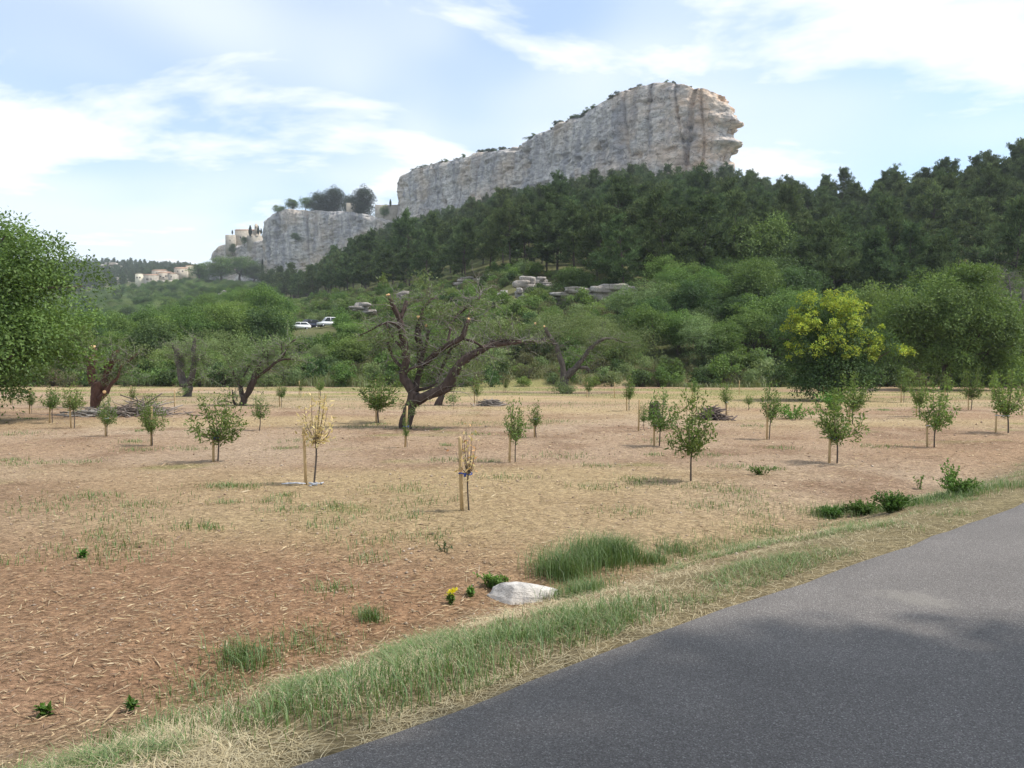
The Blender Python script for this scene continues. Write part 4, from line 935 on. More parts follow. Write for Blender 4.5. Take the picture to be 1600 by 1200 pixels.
def sapling(px, by, ty, kind, stake=-0.12, sh=0, tie=None, wsc=1.0, label=None, tilt=None, rz=None):
    grp = None
    if label is None: label = '%s leafy sapling with wooden stake in front of %s' % (SZN[kind], zone(px, ZB)); grp = label.replace('sapling', 'saplings')
    p = gat(px, by); p.z = hz(p.x, p.y)
    H = (by - ty) / F * p.y; s = H / 1.5
    g = np.random.default_rng(int(px * 7 + by))
    r = empty('sapling', p, label, 'sapling', grp)
    ms = (SAPD if kind >= 10 else SAP)[kind % 10]; TL = g.normal() * .05 if tilt is None else tilt; RZ = g.uniform(0, 6.28) if rz is None else rz; wsc = wsc * g.uniform(.85, 1.2)
    for nm, me in (('stem', ms[0]), ('crown', ms[1])):
        o = obj(nm, me, r); o.scale = (s * wsc, s * wsc, s); o.rotation_euler = (0, TL, RZ)
    if stake is not None:
        o = obj('stake', STK[sh], r, loc=(stake, 0.03, 0)); o.rotation_euler = (g.normal() * 0.02, g.normal() * 0.03, g.random() * 6)
        if tie:
            key = (round(stake, 2), tie)
            if key not in TIES: TIES[key] = tie_mesh(stake, M['tie'] if tie == 'b' else M['whitetie'])
            obj('tie', TIES[key], r, loc=(0, 0.01, (0.50 if sh == 0 else 0.52)))
    return r
for a in [(50, 646, 606, 1), (82, 660, 602, 4), (116, 671, 598, 4), (167, 683, 617, 0, -.05, 1, 'w'), (238, 697, 612, 2, -.04), (440, 636, 598, 4, -.1), (501, 624, 590, 4, -.1), (838, 685, 625, 3, -.05, 1, 'w'),
          (745, 632, 588, 1), (790, 614, 590, 3), (983, 641, 585, 1, -.1), (1030, 697, 606, 0, -.12, 1, 'w'), (1007, 672, 626, 3, -.18), (1134, 648, 590, 3, .05, 1, 'w'), (1202, 685, 592, 1, -.06), (1332, 663, 576, 2, -.1, 1, 'w', 1.15),
          (1412, 630, 581, 1), (1437, 652, 579, 2), (1517, 641, 571, 2, -.1), (1575, 677, 572, 2, -.35, 1, 'w'), (1460, 700, 596, 0, -.16, 1, 'w'), (590, 615, 588, 3), (700, 618, 592, 3), (920, 622, 592, 1), (1085, 625, 590, 1), (1290, 628, 588, 3), (1480, 624, 580, 1), (1555, 622, 578, 1), (20, 632, 598, 3), (208, 632, 600, 3), (470, 618, 594, 3)]:
    sapling(*a)
sapling(340, 720, 605, 2, -.1, 1, 'b', 1.25, 'wide spreading sapling with a blue tie on its short stake', 0.0)
sapling(405, 672, 612, 3, None, 0, None, 1.15, 'small dark sapling without a stake near the forked old tree')
sapling(592, 660, 576, 2, -.1, 0, None, 1.5, 'broad bushy sapling close beside the gnarled central tree')
sapling(805, 722, 620, 1, -.12, 1, None, 0.85, 'narrow upright leafy sapling right of the gnarled central tree')
sapling(1080, 755, 605, 0, None, 0, None, 0.9, 'tall bushy sapling on a bare forked stem with no stake')
sapling(1308, 724, 600, 2, -.15, 1, 'b', 0.9, 'dense sapling beside a thick orange brown stake')
sapling(1170, 640, 612, 3, None, 0, None, 1.6, 'tiny sapling among weeds near the yellow topped tree')
o = sapling(490, 755, 602, 10, -.14, 0, None, 0.95, 'dead straw coloured sapling with white cloth at the foot of its stake', 0.06)
cb = MB(); g = np.random.default_rng(77)
for k in range(5):
    P = np.cumsum(np.concatenate([[[-.2 + .07 * k, .02 * g.normal(), .03]], g.normal(size=(4, 3)) * [.06, .05, .012]]), 0); cb.tube(P, [.010, .016, .013, .016, .008], 5, (0.6, 0.62, 0.68))
obj('cloth_strip', cb.mesh('cloth_strip', M['whitetie']), o)
sapling(733, 803, 668, 11, -.10, 0, 'b', 0.9, 'nearly bare dead sapling with yellow leaf tips and a blue tie')
sapling(636, 701, 648, 3, -.05, 0, 'b', 0.6, 'thin staked sapling with a blue tie in front of the gnarled trunk')
for px, by, h, lb in ((273, 646, 0, 'lone pale stake beside the heap of grey prunings'), (1155, 617, 0, 'thin lone stake standing at the far edge of the field'), (960, 622, 0, 'thin pale stake near the leafy old tree base')):
    p = gat(px, by); obj('wooden_stake', STK[h], None, lb, 'stake', None, None, (p.x, p.y, hz(p.x, p.y)))

# ------------------------------------------------------------------ heaps, stump, boulder, weeds
def heap(px, py, w, h, n, label, seed, cols, name='branch_pile'):
    g = np.random.default_rng(seed); p = gat(px, py); mb = MB()
    for _ in range(n):
        a = g.uniform(0, 6.28); L_ = w * g.uniform(0.25, 0.7); c0 = np.array([g.normal() * w * 0.24, g.normal() * w * 0.2, 0])
        hh = h * math.exp(-(c0[0] ** 2 + c0[1] ** 2) / (w * w * 0.12)); c0[2] = g.uniform(0.02, max(0.05, hh))
        d = np.array([math.cos(a), math.sin(a), g.normal() * 0.18]); r_ = g.uniform(0.008, 0.03)
        mb.tube([c0 - d * L_ / 2, c0 + g.normal(size=3) * 0.04, c0 + d * L_ / 2 + g.normal(size=3) * 0.05], [r_, r_, r_ * 0.5], 5, pick_cols(g, 1, cols)[0])
    return obj(name, mb.mesh(name, M['twig']), None, label, 'branch pile', None, None, (p.x, p.y, hz(p.x, p.y)))
heap(1114, 657, 1.1, 0.5, 170, 'dark heap of cut branches behind the tall bushy sapling', 1, [(0.06, 0.045, 0.04), (0.12, 0.09, 0.08), (0.2, 0.16, 0.14)])
heap(218, 648, 2.6, 0.6, 190, 'low heap of grey brown prunings near the pollarded trunk', 2, [(0.12, 0.09, 0.075), (0.2, 0.16, 0.14), (0.28, 0.25, 0.22)])
heap(150, 648, 2.4, 0.3, 130, 'scatter of grey twigs around the foot of the pollarded trunk', 3, [(0.16, 0.14, 0.12), (0.28, 0.26, 0.24)])
heap(765, 634, 1.4, 0.35, 90, 'small heap of grey twigs behind the gnarled tree', 4, [(0.16, 0.14, 0.12), (0.25, 0.22, 0.2)])
p = gat(1022, 655); sb = MB()
SP = smooth_path(np.array([(0, 0, -.1), (0.03, 0, .3), (0.0, 0, .62)]), .08); sb.tube(SP, np.linspace(.26, .19, len(SP)), 11, (0.07, 0.055, 0.047), .3, 8)
obj('tree_stump', sb.mesh('tree_stump', M['bark'], True), None, 'dark cut tree stump next to the branch heap', 'stump', None, None, (p.x, p.y, hz(p.x, p.y)))
def rock(name, loc, size, seed, mat, label, rz=0, blocky=0.0, cat='rock', sub=40, group=None):
    """irregular stone: a sphere grid pushed about by noise and cut by a few planes"""
    g = np.random.default_rng(seed)
    nu, nv = sub, sub // 2
    th = np.linspace(0, 2 * math.pi, nu, endpoint=False); ph = np.linspace(0.02, math.pi - 0.02, nv)
    T, P_ = np.meshgrid(th, ph); d = np.stack([np.sin(P_) * np.cos(T), np.sin(P_) * np.sin(T), np.cos(P_)], -1).reshape(-1, 3)
    rr = 1 + 0.28 * fbm(d * 1.6 + seed, 4, seed) + 0.08 * fbm(d * 6 + seed, 3, seed + 3)
    v = d * rr[:, None]
    for _ in range(9):
        n_ = rdir(g, 1)[0]; k = 0.62 + 0.25 * g.random(); e = v @ n_ - k; v = v - np.clip(e, 0, None)[:, None] * n_ * 0.9
    if blocky:
        v = d / np.abs(d).max(1)[:, None] * (1 + 0.16 * fbm(d * 2.2 + seed, 3, seed) + 0.05 * fbm(d * 9 + seed, 2, seed + 1))[:, None]
        for _ in range(6):
            n_ = rdir(g, 1)[0]; e = v @ n_ - (0.95 + 0.3 * g.random()); v = v - np.clip(e, 0, None)[:, None] * n_
    v = v * np.asarray(size) / 2
    i = np.arange(nv - 1)[:, None] * nu; j = np.arange(nu)[None]; j2 = (j + 1) % nu
    q = np.stack([i + j, i + nu + j, i + nu + j2, i + j2], -1).reshape(-1, 4)
    o = obj(name, mesh_np(name, v, q, None, mat, None, False), None, label, cat, group, None, loc)
    o.rotation_euler[2] = rz; return o
p = at(820, 900, 7.1); rock('boulder', (p.x, p.y + .1, hz(p.x, p.y) + 0.03), (0.68, 0.46, 0.25), 15, M['boulder'], 'whitish limestone boulder half buried in the verge beside tall grass', 0.15, 0.0, 'boulder', 64)
# outcrops on the slope
for k, (px, py, dd, w, h, lb) in enumerate([(822, 458, 136, 4.6, 3.4, 'blocky pale limestone outcrop above the scrub'), (848, 446, 142, 2.6, 1.6, 'small pale ledge beside the blocky outcrop'), (812, 470, 130, 1.3, 2.6, 'narrow curved white rock rib below the blocky outcrop'),
        (905, 466, 122, 6.4, 1.8, 'long low limestone ledge under the pines'), (945, 464, 120, 5.2, 2.2, 'layered grey ledge left of the pine trunk'), (876, 470, 124, 2.0, 1.2, 'small rounded white rock at the end of the ledge'), (985, 462, 118, 2.6, 1.6, 'low rock right of the pine trunk'),
        (783, 472, 134, 1.8, 2.4, 'upright white rock half hidden by shrubs'), (728, 442, 165, 3.4, 1.3, 'flat pale rock among brown shrubs'), (762, 440, 160, 3.0, 1.5, 'pale split rock among brown shrubs'), (628, 466, 170, 3.0, 1.8, 'pale stone block behind the sawn branch'), (565, 483, 150, 3.4, 1.4, 'low grey rock in the olive scrub'),
        (1143, 272, 372, 4.5, 7.0, 'tall white boulder on the ridge under the beak'), (1125, 266, 380, 4.5, 4.5, 'rounded white boulder on the ridge under the beak'),
        (385, 466, 330, 7, 3.4, 'pale broken rock in the woods under the chapel spur'), (349, 462, 340, 3.5, 3.0, 'small pale rock in the woods under the chapel spur'),
        (176, 421, 1100, 32, 12, 'white limestone crag on the far ridge'), (135, 455, 880, 20, 16, 'rugged pale crag in the far dark woods'), (190, 442, 900, 24, 8, 'pale ledge left of the village house'), (161, 446, 900, 10, 7, 'small pale crag in the far woods'), (105, 457, 900, 10, 8, 'pale crag partly behind the large leafy tree')]):
    if dd < 200: w, h, dd = w * 1.35, h * 1.25, dd - 5
    p = at(px, py - 2, dd); gq_ = np.random.default_rng(40 + k); nb_ = 7 if h / w < .9 else 6
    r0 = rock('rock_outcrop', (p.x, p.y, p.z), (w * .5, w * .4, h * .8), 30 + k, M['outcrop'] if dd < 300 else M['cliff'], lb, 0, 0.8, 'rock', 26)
    lay = np.linspace(-.5, .42, nb_)
    for q in range(nb_):        # beds of stone, each with its own edges
        rb_ = rock('rock_bed', (0, 0, 0), (w * gq_.uniform(.35, .6), w * gq_.uniform(.3, .5), h * gq_.uniform(.24, .4)), 300 + k * 11 + q, r0.data.materials[0], None, gq_.uniform(-.3, .3), 0.9, None, 26)
        rb_.parent = r0; rb_.location = (w * gq_.uniform(-.38, .38) * (1 - .5 * (lay[q] + .5)), w * gq_.uniform(-.15, .1), h * lay[q])
def weed(px, py, H, n, L_, W_, cols, label, seed, name='weed', z=None, spread=0.5, cat='plant'):
    g = np.random.default_rng(seed); v_ = at(px, py, 1.0)
    # walk the line of sight to the ground
    ds = np.linspace(3, 60, 3000); P = np.array([at(px, py, q) for q in (3.0, 60.0)]); X = P[0][0] + (P[1][0] - P[0][0]) * (ds - 3) / 57; Z = P[0][2] + (P[1][2] - P[0][2]) * (ds - 3) / 57
    gz2 = height(X, ds); k = int(np.argmax(Z < gz2)); x, y = X[k], ds[k]
    mb = MB(); lf = mb; ns = max(4, n // 22)
    for q in range(ns):
        a = g.uniform(0, 6.28); e = np.array([math.cos(a) * H * spread * g.random(), math.sin(a) * H * spread * g.random(), H * g.uniform(0.5, 1.0)])
        B = smooth_path(np.array([(e[0] * .2, e[1] * .2, -.03), e * [.5, .5, .6], e]), .06); mb.tube(B, np.linspace(.006, .002, len(B)), 3, (0.09, 0.13, 0.04), cap=False)
        u = g.random(22) ** .7 * (len(B) - 1.01); i0 = u.astype(int); pos = B[i0] + (B[i0 + 1] - B[i0]) * (u - i0)[:, None]
        cards(mb, pos, rdir(g, 22) + [0, 0, .15], rdir(g, 22) * .5 + [0, 0, 1], L_ * (.6 + .7 * g.random(22)), W_, pick_cols(g, 22, cols, .2))
    return obj(name, mb.mesh(name, M['leaf']), None, label, cat, None, None, (x, y, hz(x, y)))
WG = [(0.10, 0.20, 0.035), (0.135, 0.25, 0.05), (0.08, 0.16, 0.03)]
weed(770, 920, 0.14, 600, .035, .022, WG, 'clump of broad green leaves at the left foot of the boulder', 1, spread=1.3)
weed(735, 932, 0.08, 260, .035, .018, WG, 'low trailing green weed left of the boulder', 2)
yw = weed(706, 945, 0.10, 150, .035, .016, WG, 'small green weed with a bright yellow flower head', 3)
fb = MB(); g = np.random.default_rng(3)
for q in range(3): cards(fb, np.array([0.02 * q - .02, 0, .10 + .012 * q]) + g.normal(size=(26, 3)) * .012, rdir(g, 26) + [0, 0, .6], rdir(g, 26), .025, .012, np.array([(0.75, 0.68, 0.03)]))
obj('flower', fb.mesh('flower', M['leaf']), yw)
weed(1395, 800, 0.26, 2600, .032, .02, WG, 'dense dark green nettle clump on the verge', 4, spread=1.3); weed(1350, 806, 0.20, 2400, .032, .018, WG, 'lower part of the green nettle bank on the verge', 5, spread=1.6); weed(1300, 808, 0.15, 1900, .032, .014, WG, 'pale green end of the weed bank near the mulch', 6, spread=2.0)
weed(1485, 770, 0.5, 420, .045, .028, WG, 'tall leafy weed standing above the verge grass', 7, spread=.35); weed(1500, 774, 0.24, 1600, .038, .02, WG, 'bushy weed right of the tall leafy one', 8, spread=1.4); weed(1437, 765, 0.26, 120, .04, .024, WG, 'single small leafy weed on the mulch edge', 9)
weed(205, 1115, 0.09, 60, .04, .02, WG, 'broad leaved seedling in the mulch near the road', 10); weed(70, 1122, 0.08, 50, .045, .024, WG, 'small green weed sprouting from the mulch', 11); weed(130, 872, 0.06, 70, .06, .03, WG, 'flat rosette of green leaves on the mulch', 12)
weed(695, 862, 0.12, 90, .04, .014, [(0.05, 0.08, 0.035), (0.09, 0.12, 0.05)], 'dark sparse weed on the open mulch', 13, spread=1.2); weed(1300, 640, 0.8, 700, .12, .07, WG, 'low green bramble in front of the yellow topped tree', 14, 'bramble', spread=1.3); weed(1240, 655, 0.55, 600, .12, .06, WG, 'spreading green bramble patch left of the yellow topped tree', 15, 'bramble', spread=2.6)
weed(1190, 742, 0.14, 300, .05, .025, WG, 'flat green weed patch on the mulch between saplings', 16, spread=2.2)

# ------------------------------------------------------------------ grass, straw and chips (one mass each)
def blades(n, x, y, hgt, wid, cols, seed, lean=0.35, curve=0.5, jit=0.2):
    g = np.random.default_rng(seed); z = height(x, y) - 0.01
    a = g.uniform(0, 6.28, n); dv = np.stack([np.cos(a), np.sin(a)], 1); ln = hgt * lean * (0.3 + g.random(n))
    p0 = np.stack([x, y, z], 1); s_ = np.stack([-dv[:, 1], dv[:, 0], np.zeros(n)], 1) * (wid / 2)[:, None]
    p1 = p0 + np.stack([dv[:, 0] * ln * 0.35, dv[:, 1] * ln * 0.35, hgt * 0.6], 1); p2 = p0 + np.stack([dv[:, 0] * ln * (1 + curve), dv[:, 1] * ln * (1 + curve), hgt * (1 - 0.25 * curve)], 1)
    v = np.stack([p0 - s_, p0 + s_, p1 + s_ * .75, p1 - s_ * .75, p2], 1).reshape(-1, 3)
    b = np.arange(n)[:, None] * 5
    c = pick_cols(g, n, cols, jit)
    return v, b + np.array([[0, 1, 2, 3]]), b + np.array([[3, 2, 4]]), np.repeat(c, 5, 0)
def along_road(g, n, lo, hi, s0=60, s1=None):
    """random points beside the road edge, crowding towards the camera"""
    seg = EDGE; L_ = np.concatenate([[0], np.cumsum(np.hypot(*np.diff(seg, axis=0).T))])
    near = np.argmin(np.hypot(seg[:, 0], seg[:, 1] - 3)); w = 1 / (1.5 + np.hypot(seg[:, 0], seg[:, 1])) ** 1.5
    w[:max(0, near - 14)] = 0
    k = g.choice(len(seg), n, p=w / w.sum()); f = g.random(n) - .5
    tn = np.gradient(seg, axis=0)
    p = seg[k] + tn[k] * f[:, None]; d_ = (lo + (hi - lo) * g.random(n)) * np.clip(0.45 + 0.55 * (p[:, 0] + 1.6) / 3.2, 0.45, 1.0)
    lf = np.stack([-rt[k][:, 0], -rt[k][:, 1]], 1)
    return p[:, 0] + lf[:, 0] * d_, p[:, 1] + lf[:, 1] * d_, d_
g = np.random.default_rng(91)
GC = [(0.095, 0.18, 0.04), (0.14, 0.23, 0.055), (0.07, 0.14, 0.033), (0.17, 0.22, 0.07)]; DRY = [(0.46, 0.38, 0.22), (0.36, 0.29, 0.16), (0.54, 0.47, 0.31)]
def add_blades(mb, *a, **k):
    v, q, t_, c_ = blades(*a, **k); mb.add(v, q, t_, c_)
vg = MB()
x, y, d_ = along_road(g, 120000, 0.16, 2.2)
pat = fbm(xyz(x / 0.55, y / 0.55), 3, 81); keep = pat * 2.6 + 0.30 * np.exp(-((d_ - 0.75) / 0.5) ** 2) - 0.18 * d_ > g.random(len(x)) * 0.55 - 0.05
keep &= fbm(xyz(x / .7, y / .7), 3, 85) < .06 + .3 * g.random(len(x)) ** 2
x, y, d_, pat = x[keep], y[keep], d_[keep], pat[keep]
hh = (0.025 + 0.055 * g.random(len(x)) ** 1.5) * (0.45 + 1.5 * np.clip(pat + .2, 0, 1))
add_blades(vg, len(x), x, y, hh, 0.003 + 0.003 * g.random(len(x)), GC + [(0.34, 0.30, 0.16)], 82, lean=1.4)
# taller tufts
for px, py, n, hh_, rad in [(880, 900, 900, .30, .26), (930, 880, 900, .32, .3), (965, 872, 700, .28, .2), (905, 930, 500, .18, .25), (380, 1035, 420, .16, .2), (430, 1120, 400, .13, .3), (250, 1140, 250, .12, .3), (580, 970, 200, .14, .1), (610, 1090, 500, .15, .4), (720, 1050, 500, .15, .4), (1015, 880, 400, .17, .2), (1060, 865, 400, .17, .25), (1285, 806, 500, .13, .3), (1330, 802, 500, .13, .3), (1390, 797, 600, .14, .35), (1440, 785, 500, .12, .4), (1500, 776, 500, .14, .4), (1560, 762, 500, .13, .5), (1200, 835, 400, .1, .4), (1130, 855, 400, .1, .4), (480, 1010, 300, .1, .3), (330, 1080, 300, .1, .3), (560, 1060, 500, .12, .4), (830, 1000, 500, .13, .4), (960, 960, 600, .13, .5)]:
    ds = np.linspace(3, 30, 1500); A, B = at(px, py, 3.0), at(px, py, 30.0); X = A.x + (B.x - A.x) * (ds - 3) / 27; Z = A.z + (B.z - A.z) * (ds - 3) / 27
    k = int(np.argmax(Z < height(X, ds))); x0, y0 = X[k], ds[k]
    xx = x0 + g.normal(size=n) * rad * .6; yy_ = y0 + g.normal(size=n) * rad * .5
    ok = road_sd(xx, yy_) > 0.12; xx, yy_ = xx[ok], yy_[ok]
    add_blades(vg, len(xx), xx, yy_, hh_ * (.5 + .7 * g.random(len(xx))), np.full(len(xx), .005), GC, 83 + px, lean=.6)
obj('roadside_grass', vg.mesh('roadside_grass', M['grass']), None, 'green grass growing along the verge of the road', 'grass', None, 'stuff')
dg = MB()
x, y, d_ = along_road(g, 60000, -0.05, 2.2); pat = fbm(xyz(x / .7, y / .7), 3, 85); keep = (d_ < 0.3 + .2 * pat) | ((pat > 0.05) & (g.random(len(x)) < .75)); x, y = x[keep], y[keep]
n = len(x); add_blades(dg, n, x, y, .010 + .025 * g.random(n), .003 + .002 * g.random(n), DRY, 86, lean=3.6, curve=1.0)
x, y, d_ = along_road(g, 13000, 0.2, 2.4); n = len(x); add_blades(dg, n, x, y, .015 + .05 * g.random(n), np.full(n, .003), DRY, 87, lean=2.2)
obj('dry_grass', dg.mesh('dry_grass', M['straw']), None, 'bleached dry grass lying along the asphalt edge', 'grass', None, 'stuff')
# chips and straw of the mulch, thinning with distance
ch = MB(); n = 80000
r_ = 3.2 * (38 / 3.2) ** (g.random(n) ** 0.9); a_ = g.uniform(-.72, .72, n); x = r_ * np.tan(a_); y = r_ * 1.0
d_ = road_sd(x, y); ok = d_ > 1.5 + .6 * g.random(n); x, y, r_ = x[ok], y[ok], r_[ok]; n = len(x)
L_ = (.015 + .05 * g.random(n) + .16 * g.random(n) ** 9) * (0.75 + r_ / 20); wd = (.004 + .008 * g.random(n) ** 2) * (.8 + r_ / 14)
an = g.normal(0.15, 0.9, n); ax = np.stack([np.cos(an), np.sin(an), g.normal(size=n) * .16], 1)
MUL = [(0.46, 0.35, 0.19), (0.36, 0.24, 0.13), (0.26, 0.155, 0.09), (0.54, 0.43, 0.26), (0.16, 0.10, 0.07), (0.40, 0.29, 0.16), (0.30, 0.22, 0.13)]
pos = np.stack([x, y, height(x, y) + .006 + .014 * g.random(n)], 1)
cards(ch, pos, ax, np.stack([g.normal(size=n) * .35, g.normal(size=n) * .35, np.ones(n)], 1), L_, wd, pick_cols(g, n, MUL, .2))
obj('mulch_chips', ch.mesh('mulch_chips', M['straw']), None, 'straw and shredded wood chips strewn over the field', 'mulch', None, 'stuff')
cl = MB(); n = 9000
r_ = 3.2 * (30 / 3.2) ** (g.random(n) ** 0.9); x = r_ * np.tan(g.uniform(-.72, .72, n)); y = r_; ok = (road_sd(x, y) > 1.3) & (fbm(xyz(x / 1.6, y / 1.6), 3, 121) > -.15); x, y, r_ = x[ok], y[ok], r_[ok]; n = len(x)
sz = (.004 + .014 * g.random(n) ** 5) * (.8 + r_ / 14); oc = np.array([(1, 0, 0), (0, 1, 0), (-1, 0, 0), (0, -1, 0), (0, 0, .8), (0, 0, -.6)])[None] * (0.6 + .8 * g.random((n, 6, 1)))
v = np.stack([x, y, height(x, y) + sz * .2], 1)[:, None] + oc * sz[:, None, None]; b_ = np.arange(n)[:, None, None] * 6
f_ = np.array([[0, 1, 4], [1, 2, 4], [2, 3, 4], [3, 0, 4], [1, 0, 5], [2, 1, 5], [3, 2, 5], [0, 3, 5]])[None] + b_
cl.add(v.reshape(-1, 3), None, f_.reshape(-1, 3), np.repeat(pick_cols(g, n, [(0.30, 0.21, 0.14), (0.36, 0.28, 0.2), (0.2, 0.13, 0.09), (0.4, 0.33, 0.26)], .2), 6, 0))
obj('soil_clods', cl.mesh('soil_clods', M['twig']), None, 'small clods and stones lying in the mulch', 'soil', None, 'stuff')
# green tufts on the mulch and the grassy strips further back
tg = MB()
spots = [(float(a), float(b), float(c)) for a, b, c in zip(g.uniform(-40, 1500, 60), 640 + 280 * g.random(60) ** 1.3, .1 + .4 * g.random(60)) if b < 880 - .12 * (a - 600)] + [(550, 803, .5), (510, 822, .3), (790, 748, .4), (620, 765, .5), (880, 712, .6), (340, 760, .3), (295, 825, .25), (80, 795, .8), (190, 815, .5), (130, 790, .9), (20, 718, .25), (1000, 758, .5), (660, 790, .4), (870, 660, .8), (470, 690, .6), (1040, 690, .7), (300, 700, .4), (980, 800, .3), (1100, 790, .3), (640, 668, .5), (560, 667, .6), (740, 663, .9), (820, 665, .6), (230, 790, .3), (30, 680, .6), (1220, 700, .4), (930, 730, .3), (450, 800, .3), (700, 720, .4), (1150, 770, .3), (210, 850, .3), (520, 915, .2), (180, 870, .4)]
for px, py, rad in spots:
    p = gat(px, py); n = int(60 + 170 * rad); xx = p.x + g.normal(size=n) * rad * .7; yy_ = p.y + g.normal(size=n) * rad * .6
    add_blades(tg, n, xx, yy_, .04 + .08 * g.random(n), np.full(n, .006) * (1 + p.y / 30), GC + [(0.2, 0.24, 0.08)], int(900 + px), lean=.5)
n = 30000; yq = 36 + 42 * g.random(n) ** .8; xq = yq * g.uniform(-.72, .72, n); ok = fbm(xyz(xq / 9, yq / 3), 3, 52) * 2.4 + .35 > g.random(n) * .9; xq, yq = xq[ok], yq[ok]; n = len(xq)
add_blades(tg, n, xq, yq, .05 + .10 * g.random(n), np.full(n, .02), [(0.15, 0.2, 0.06), (0.24, 0.25, 0.09), (0.10, 0.16, 0.04)], 93, lean=.5)
obj('field_grass', tg.mesh('field_grass', M['grass']), None, 'thin green grass coming up through the mulch', 'grass', None, 'stuff')
bt = MB(); n = 60000
yq = 72.5 + 13 * g.random(n); xq = yq * g.uniform(-.75, .78, n); edge = 77 + 6.0 * fbm(xyz(xq / 6, xq * 0), 4, 95); ok = yq > edge; xq, yq = xq[ok], yq[ok]; n = len(xq)
hv = 0.3 + 1.2 * np.clip(fbm(xyz(xq / 3, yq / 3), 3, 96) + .35, 0, 1)
add_blades(bt, n, xq, yq, hv * (.55 + .6 * g.random(n)), np.full(n, .045), [(0.14, 0.19, 0.055), (0.18, 0.22, 0.075), (0.10, 0.15, 0.042), (0.25, 0.23, 0.11)], 97, lean=.6)
obj('tall_grass', bt.mesh('tall_grass', M['grass']), None, 'tall rough grass and reeds along the far field edge', 'grass', None, 'stuff')
# ------------------------------------------------------------------ buildings
M['stone'] = plain_mat('village_stone', (0.46, 0.40, 0.32), 0.9, 0.25, 0.5, 0.2)
M['stone2'] = plain_mat('grey_stone_wall', (0.38, 0.34, 0.28), 0.9, 0.25, 0.5, 0.2)
M['render'] = plain_mat('cream_render', (0.68, 0.62, 0.48), 0.85, 0.1, 0.4)
M['tile'] = plain_mat('roof_tile', (0.36, 0.23, 0.16), 0.9, 0.3, 1.2, 0.3)
M['dark'] = plain_mat('dark_opening', (0.03, 0.03, 0.035), 0.4, 0.2, 3)
M['metal'] = plain_mat('mast_metal', (0.45, 0.45, 0.47), 0.5, 0.1, 3, 0, 0.6)
def wall_box(px0, px1, pt, pb, dd, dep):
    """frame of a block standing across the view: centre, width, depth, height"""
    a = at(px0, pt, dd); b = at(px1, pb, dd)
    return (a.x + b.x) / 2, b.x - a.x, b.z, a.z - b.z
def gable(mb, w, dpt, z0, rise, over=0.4, along='x'):
    w2, d2 = w / 2 + over, dpt / 2 + over; th = 0.22
    if along == 'x': pr = [(-d2, 0), (0, rise), (d2, 0), (d2, -th), (0, rise - th), (-d2, -th)]; f = lambda u, p: (u * w2, p[0], z0 + p[1])
    else: pr = [(-w2, 0), (0, rise), (w2, 0), (w2, -th), (0, rise - th), (-w2, -th)]; f = lambda u, p: (p[0], u * d2, z0 + p[1])
    v = [f(-1, p) for p in pr] + [f(1, p) for p in pr]
    q = [[i, (i + 1) % 6, 6 + (i + 1) % 6, 6 + i] for i in range(6)] + [[0, 5, 4, 1], [1, 4, 3, 2], [6, 7, 10, 11], [7, 8, 9, 10]]
    mb.add(v, q)
def house(name, label, px0, px1, pt, pb, dd, dep, mat, roof=None, wins=(), rise=1.4, along='x', rz=0.0, parent=None, pname='wall', deep=6.0):
    x, w, z, h = wall_box(px0, px1, pt, pb, dd, dep)
    if parent is None: r = empty(name, (x, dd + dep / 2, z), label, 'building', None, rz); ox = oy = oz = 0
    else: r = parent; ox, oy, oz = x - r.location.x, dd + dep / 2 - r.location.y, z - r.location.z
    wb = MB(); wb.box((ox, oy, oz + (h - deep) / 2), (w, dep, h + deep)); obj(pname, wb.mesh(pname, mat), r)
    if roof:
        rb = MB(); gable(rb, w, dep, h, rise, 0.35, along); me = rb.mesh('roof', M['tile']); o = obj('roof', me, r, loc=(ox, oy, oz + 0.2))
        if along == 'y' or True:
            gb = MB(); 
            if along == 'x': vv = [(ox + s * w / 2, oy + q * dep / 2, oz + h) for s in (-1, 1) for q in (-1, 1)] + [(ox + s * w / 2, oy, oz + h + rise * .95) for s in (-1, 1)]; gb.add(vv, None, [[0, 1, 4], [3, 2, 5]])
            else: vv = [(ox + s * w / 2, oy + q * dep / 2, oz + h) for q in (-1, 1) for s in (-1, 1)] + [(ox, oy + q * dep / 2, oz + h + rise * .95) for q in (-1, 1)]; gb.add(vv, None, [[0, 1, 4], [3, 2, 5]])
            obj('gable', gb.mesh('gable', mat), r)
    for (u, v_, ww, hh_) in wins:
        cx = ox - w / 2 + u * w; cz = oz + v_ * h
        fb = MB()
        for sx_ in (-1, 1): fb.box((cx + sx_ * (ww / 2 + .08), oy - dep / 2 - .04, cz), (.16, .14, hh_ + .3))
        fb.box((cx, oy - dep / 2 - .05, cz - hh_ / 2 - .1), (ww + .5, .2, .16)); fb.box((cx, oy - dep / 2 - .04, cz + hh_ / 2 + .08), (ww + .02, .14, .16))
        wo = obj('window', fb.mesh('window', M['stone']), r); pb_ = MB(); pb_.box((cx, oy - dep / 2 - .006, cz), (ww, .02, hh_)); obj('pane', pb_.mesh('pane', M['dark']), wo)
    return r
ch_ = house('chapel', 'stone chapel with bell gable and round corner tower on the rock spur', 367, 402, 360, 384, 690, 9, M['stone'], True, [(.25, .55, 1.0, 1.6), (.6, .6, 1.0, 1.6)], 1.6)
house('', '', 352, 367, 367, 388, 687, 8, M['stone2'], None, [(.5, .6, .8, 1.2)], parent=ch_, pname='tower')
house('', '', 386, 409, 368, 380, 681, 4, M['stone2'], None, parent=ch_, pname='retaining_wall')
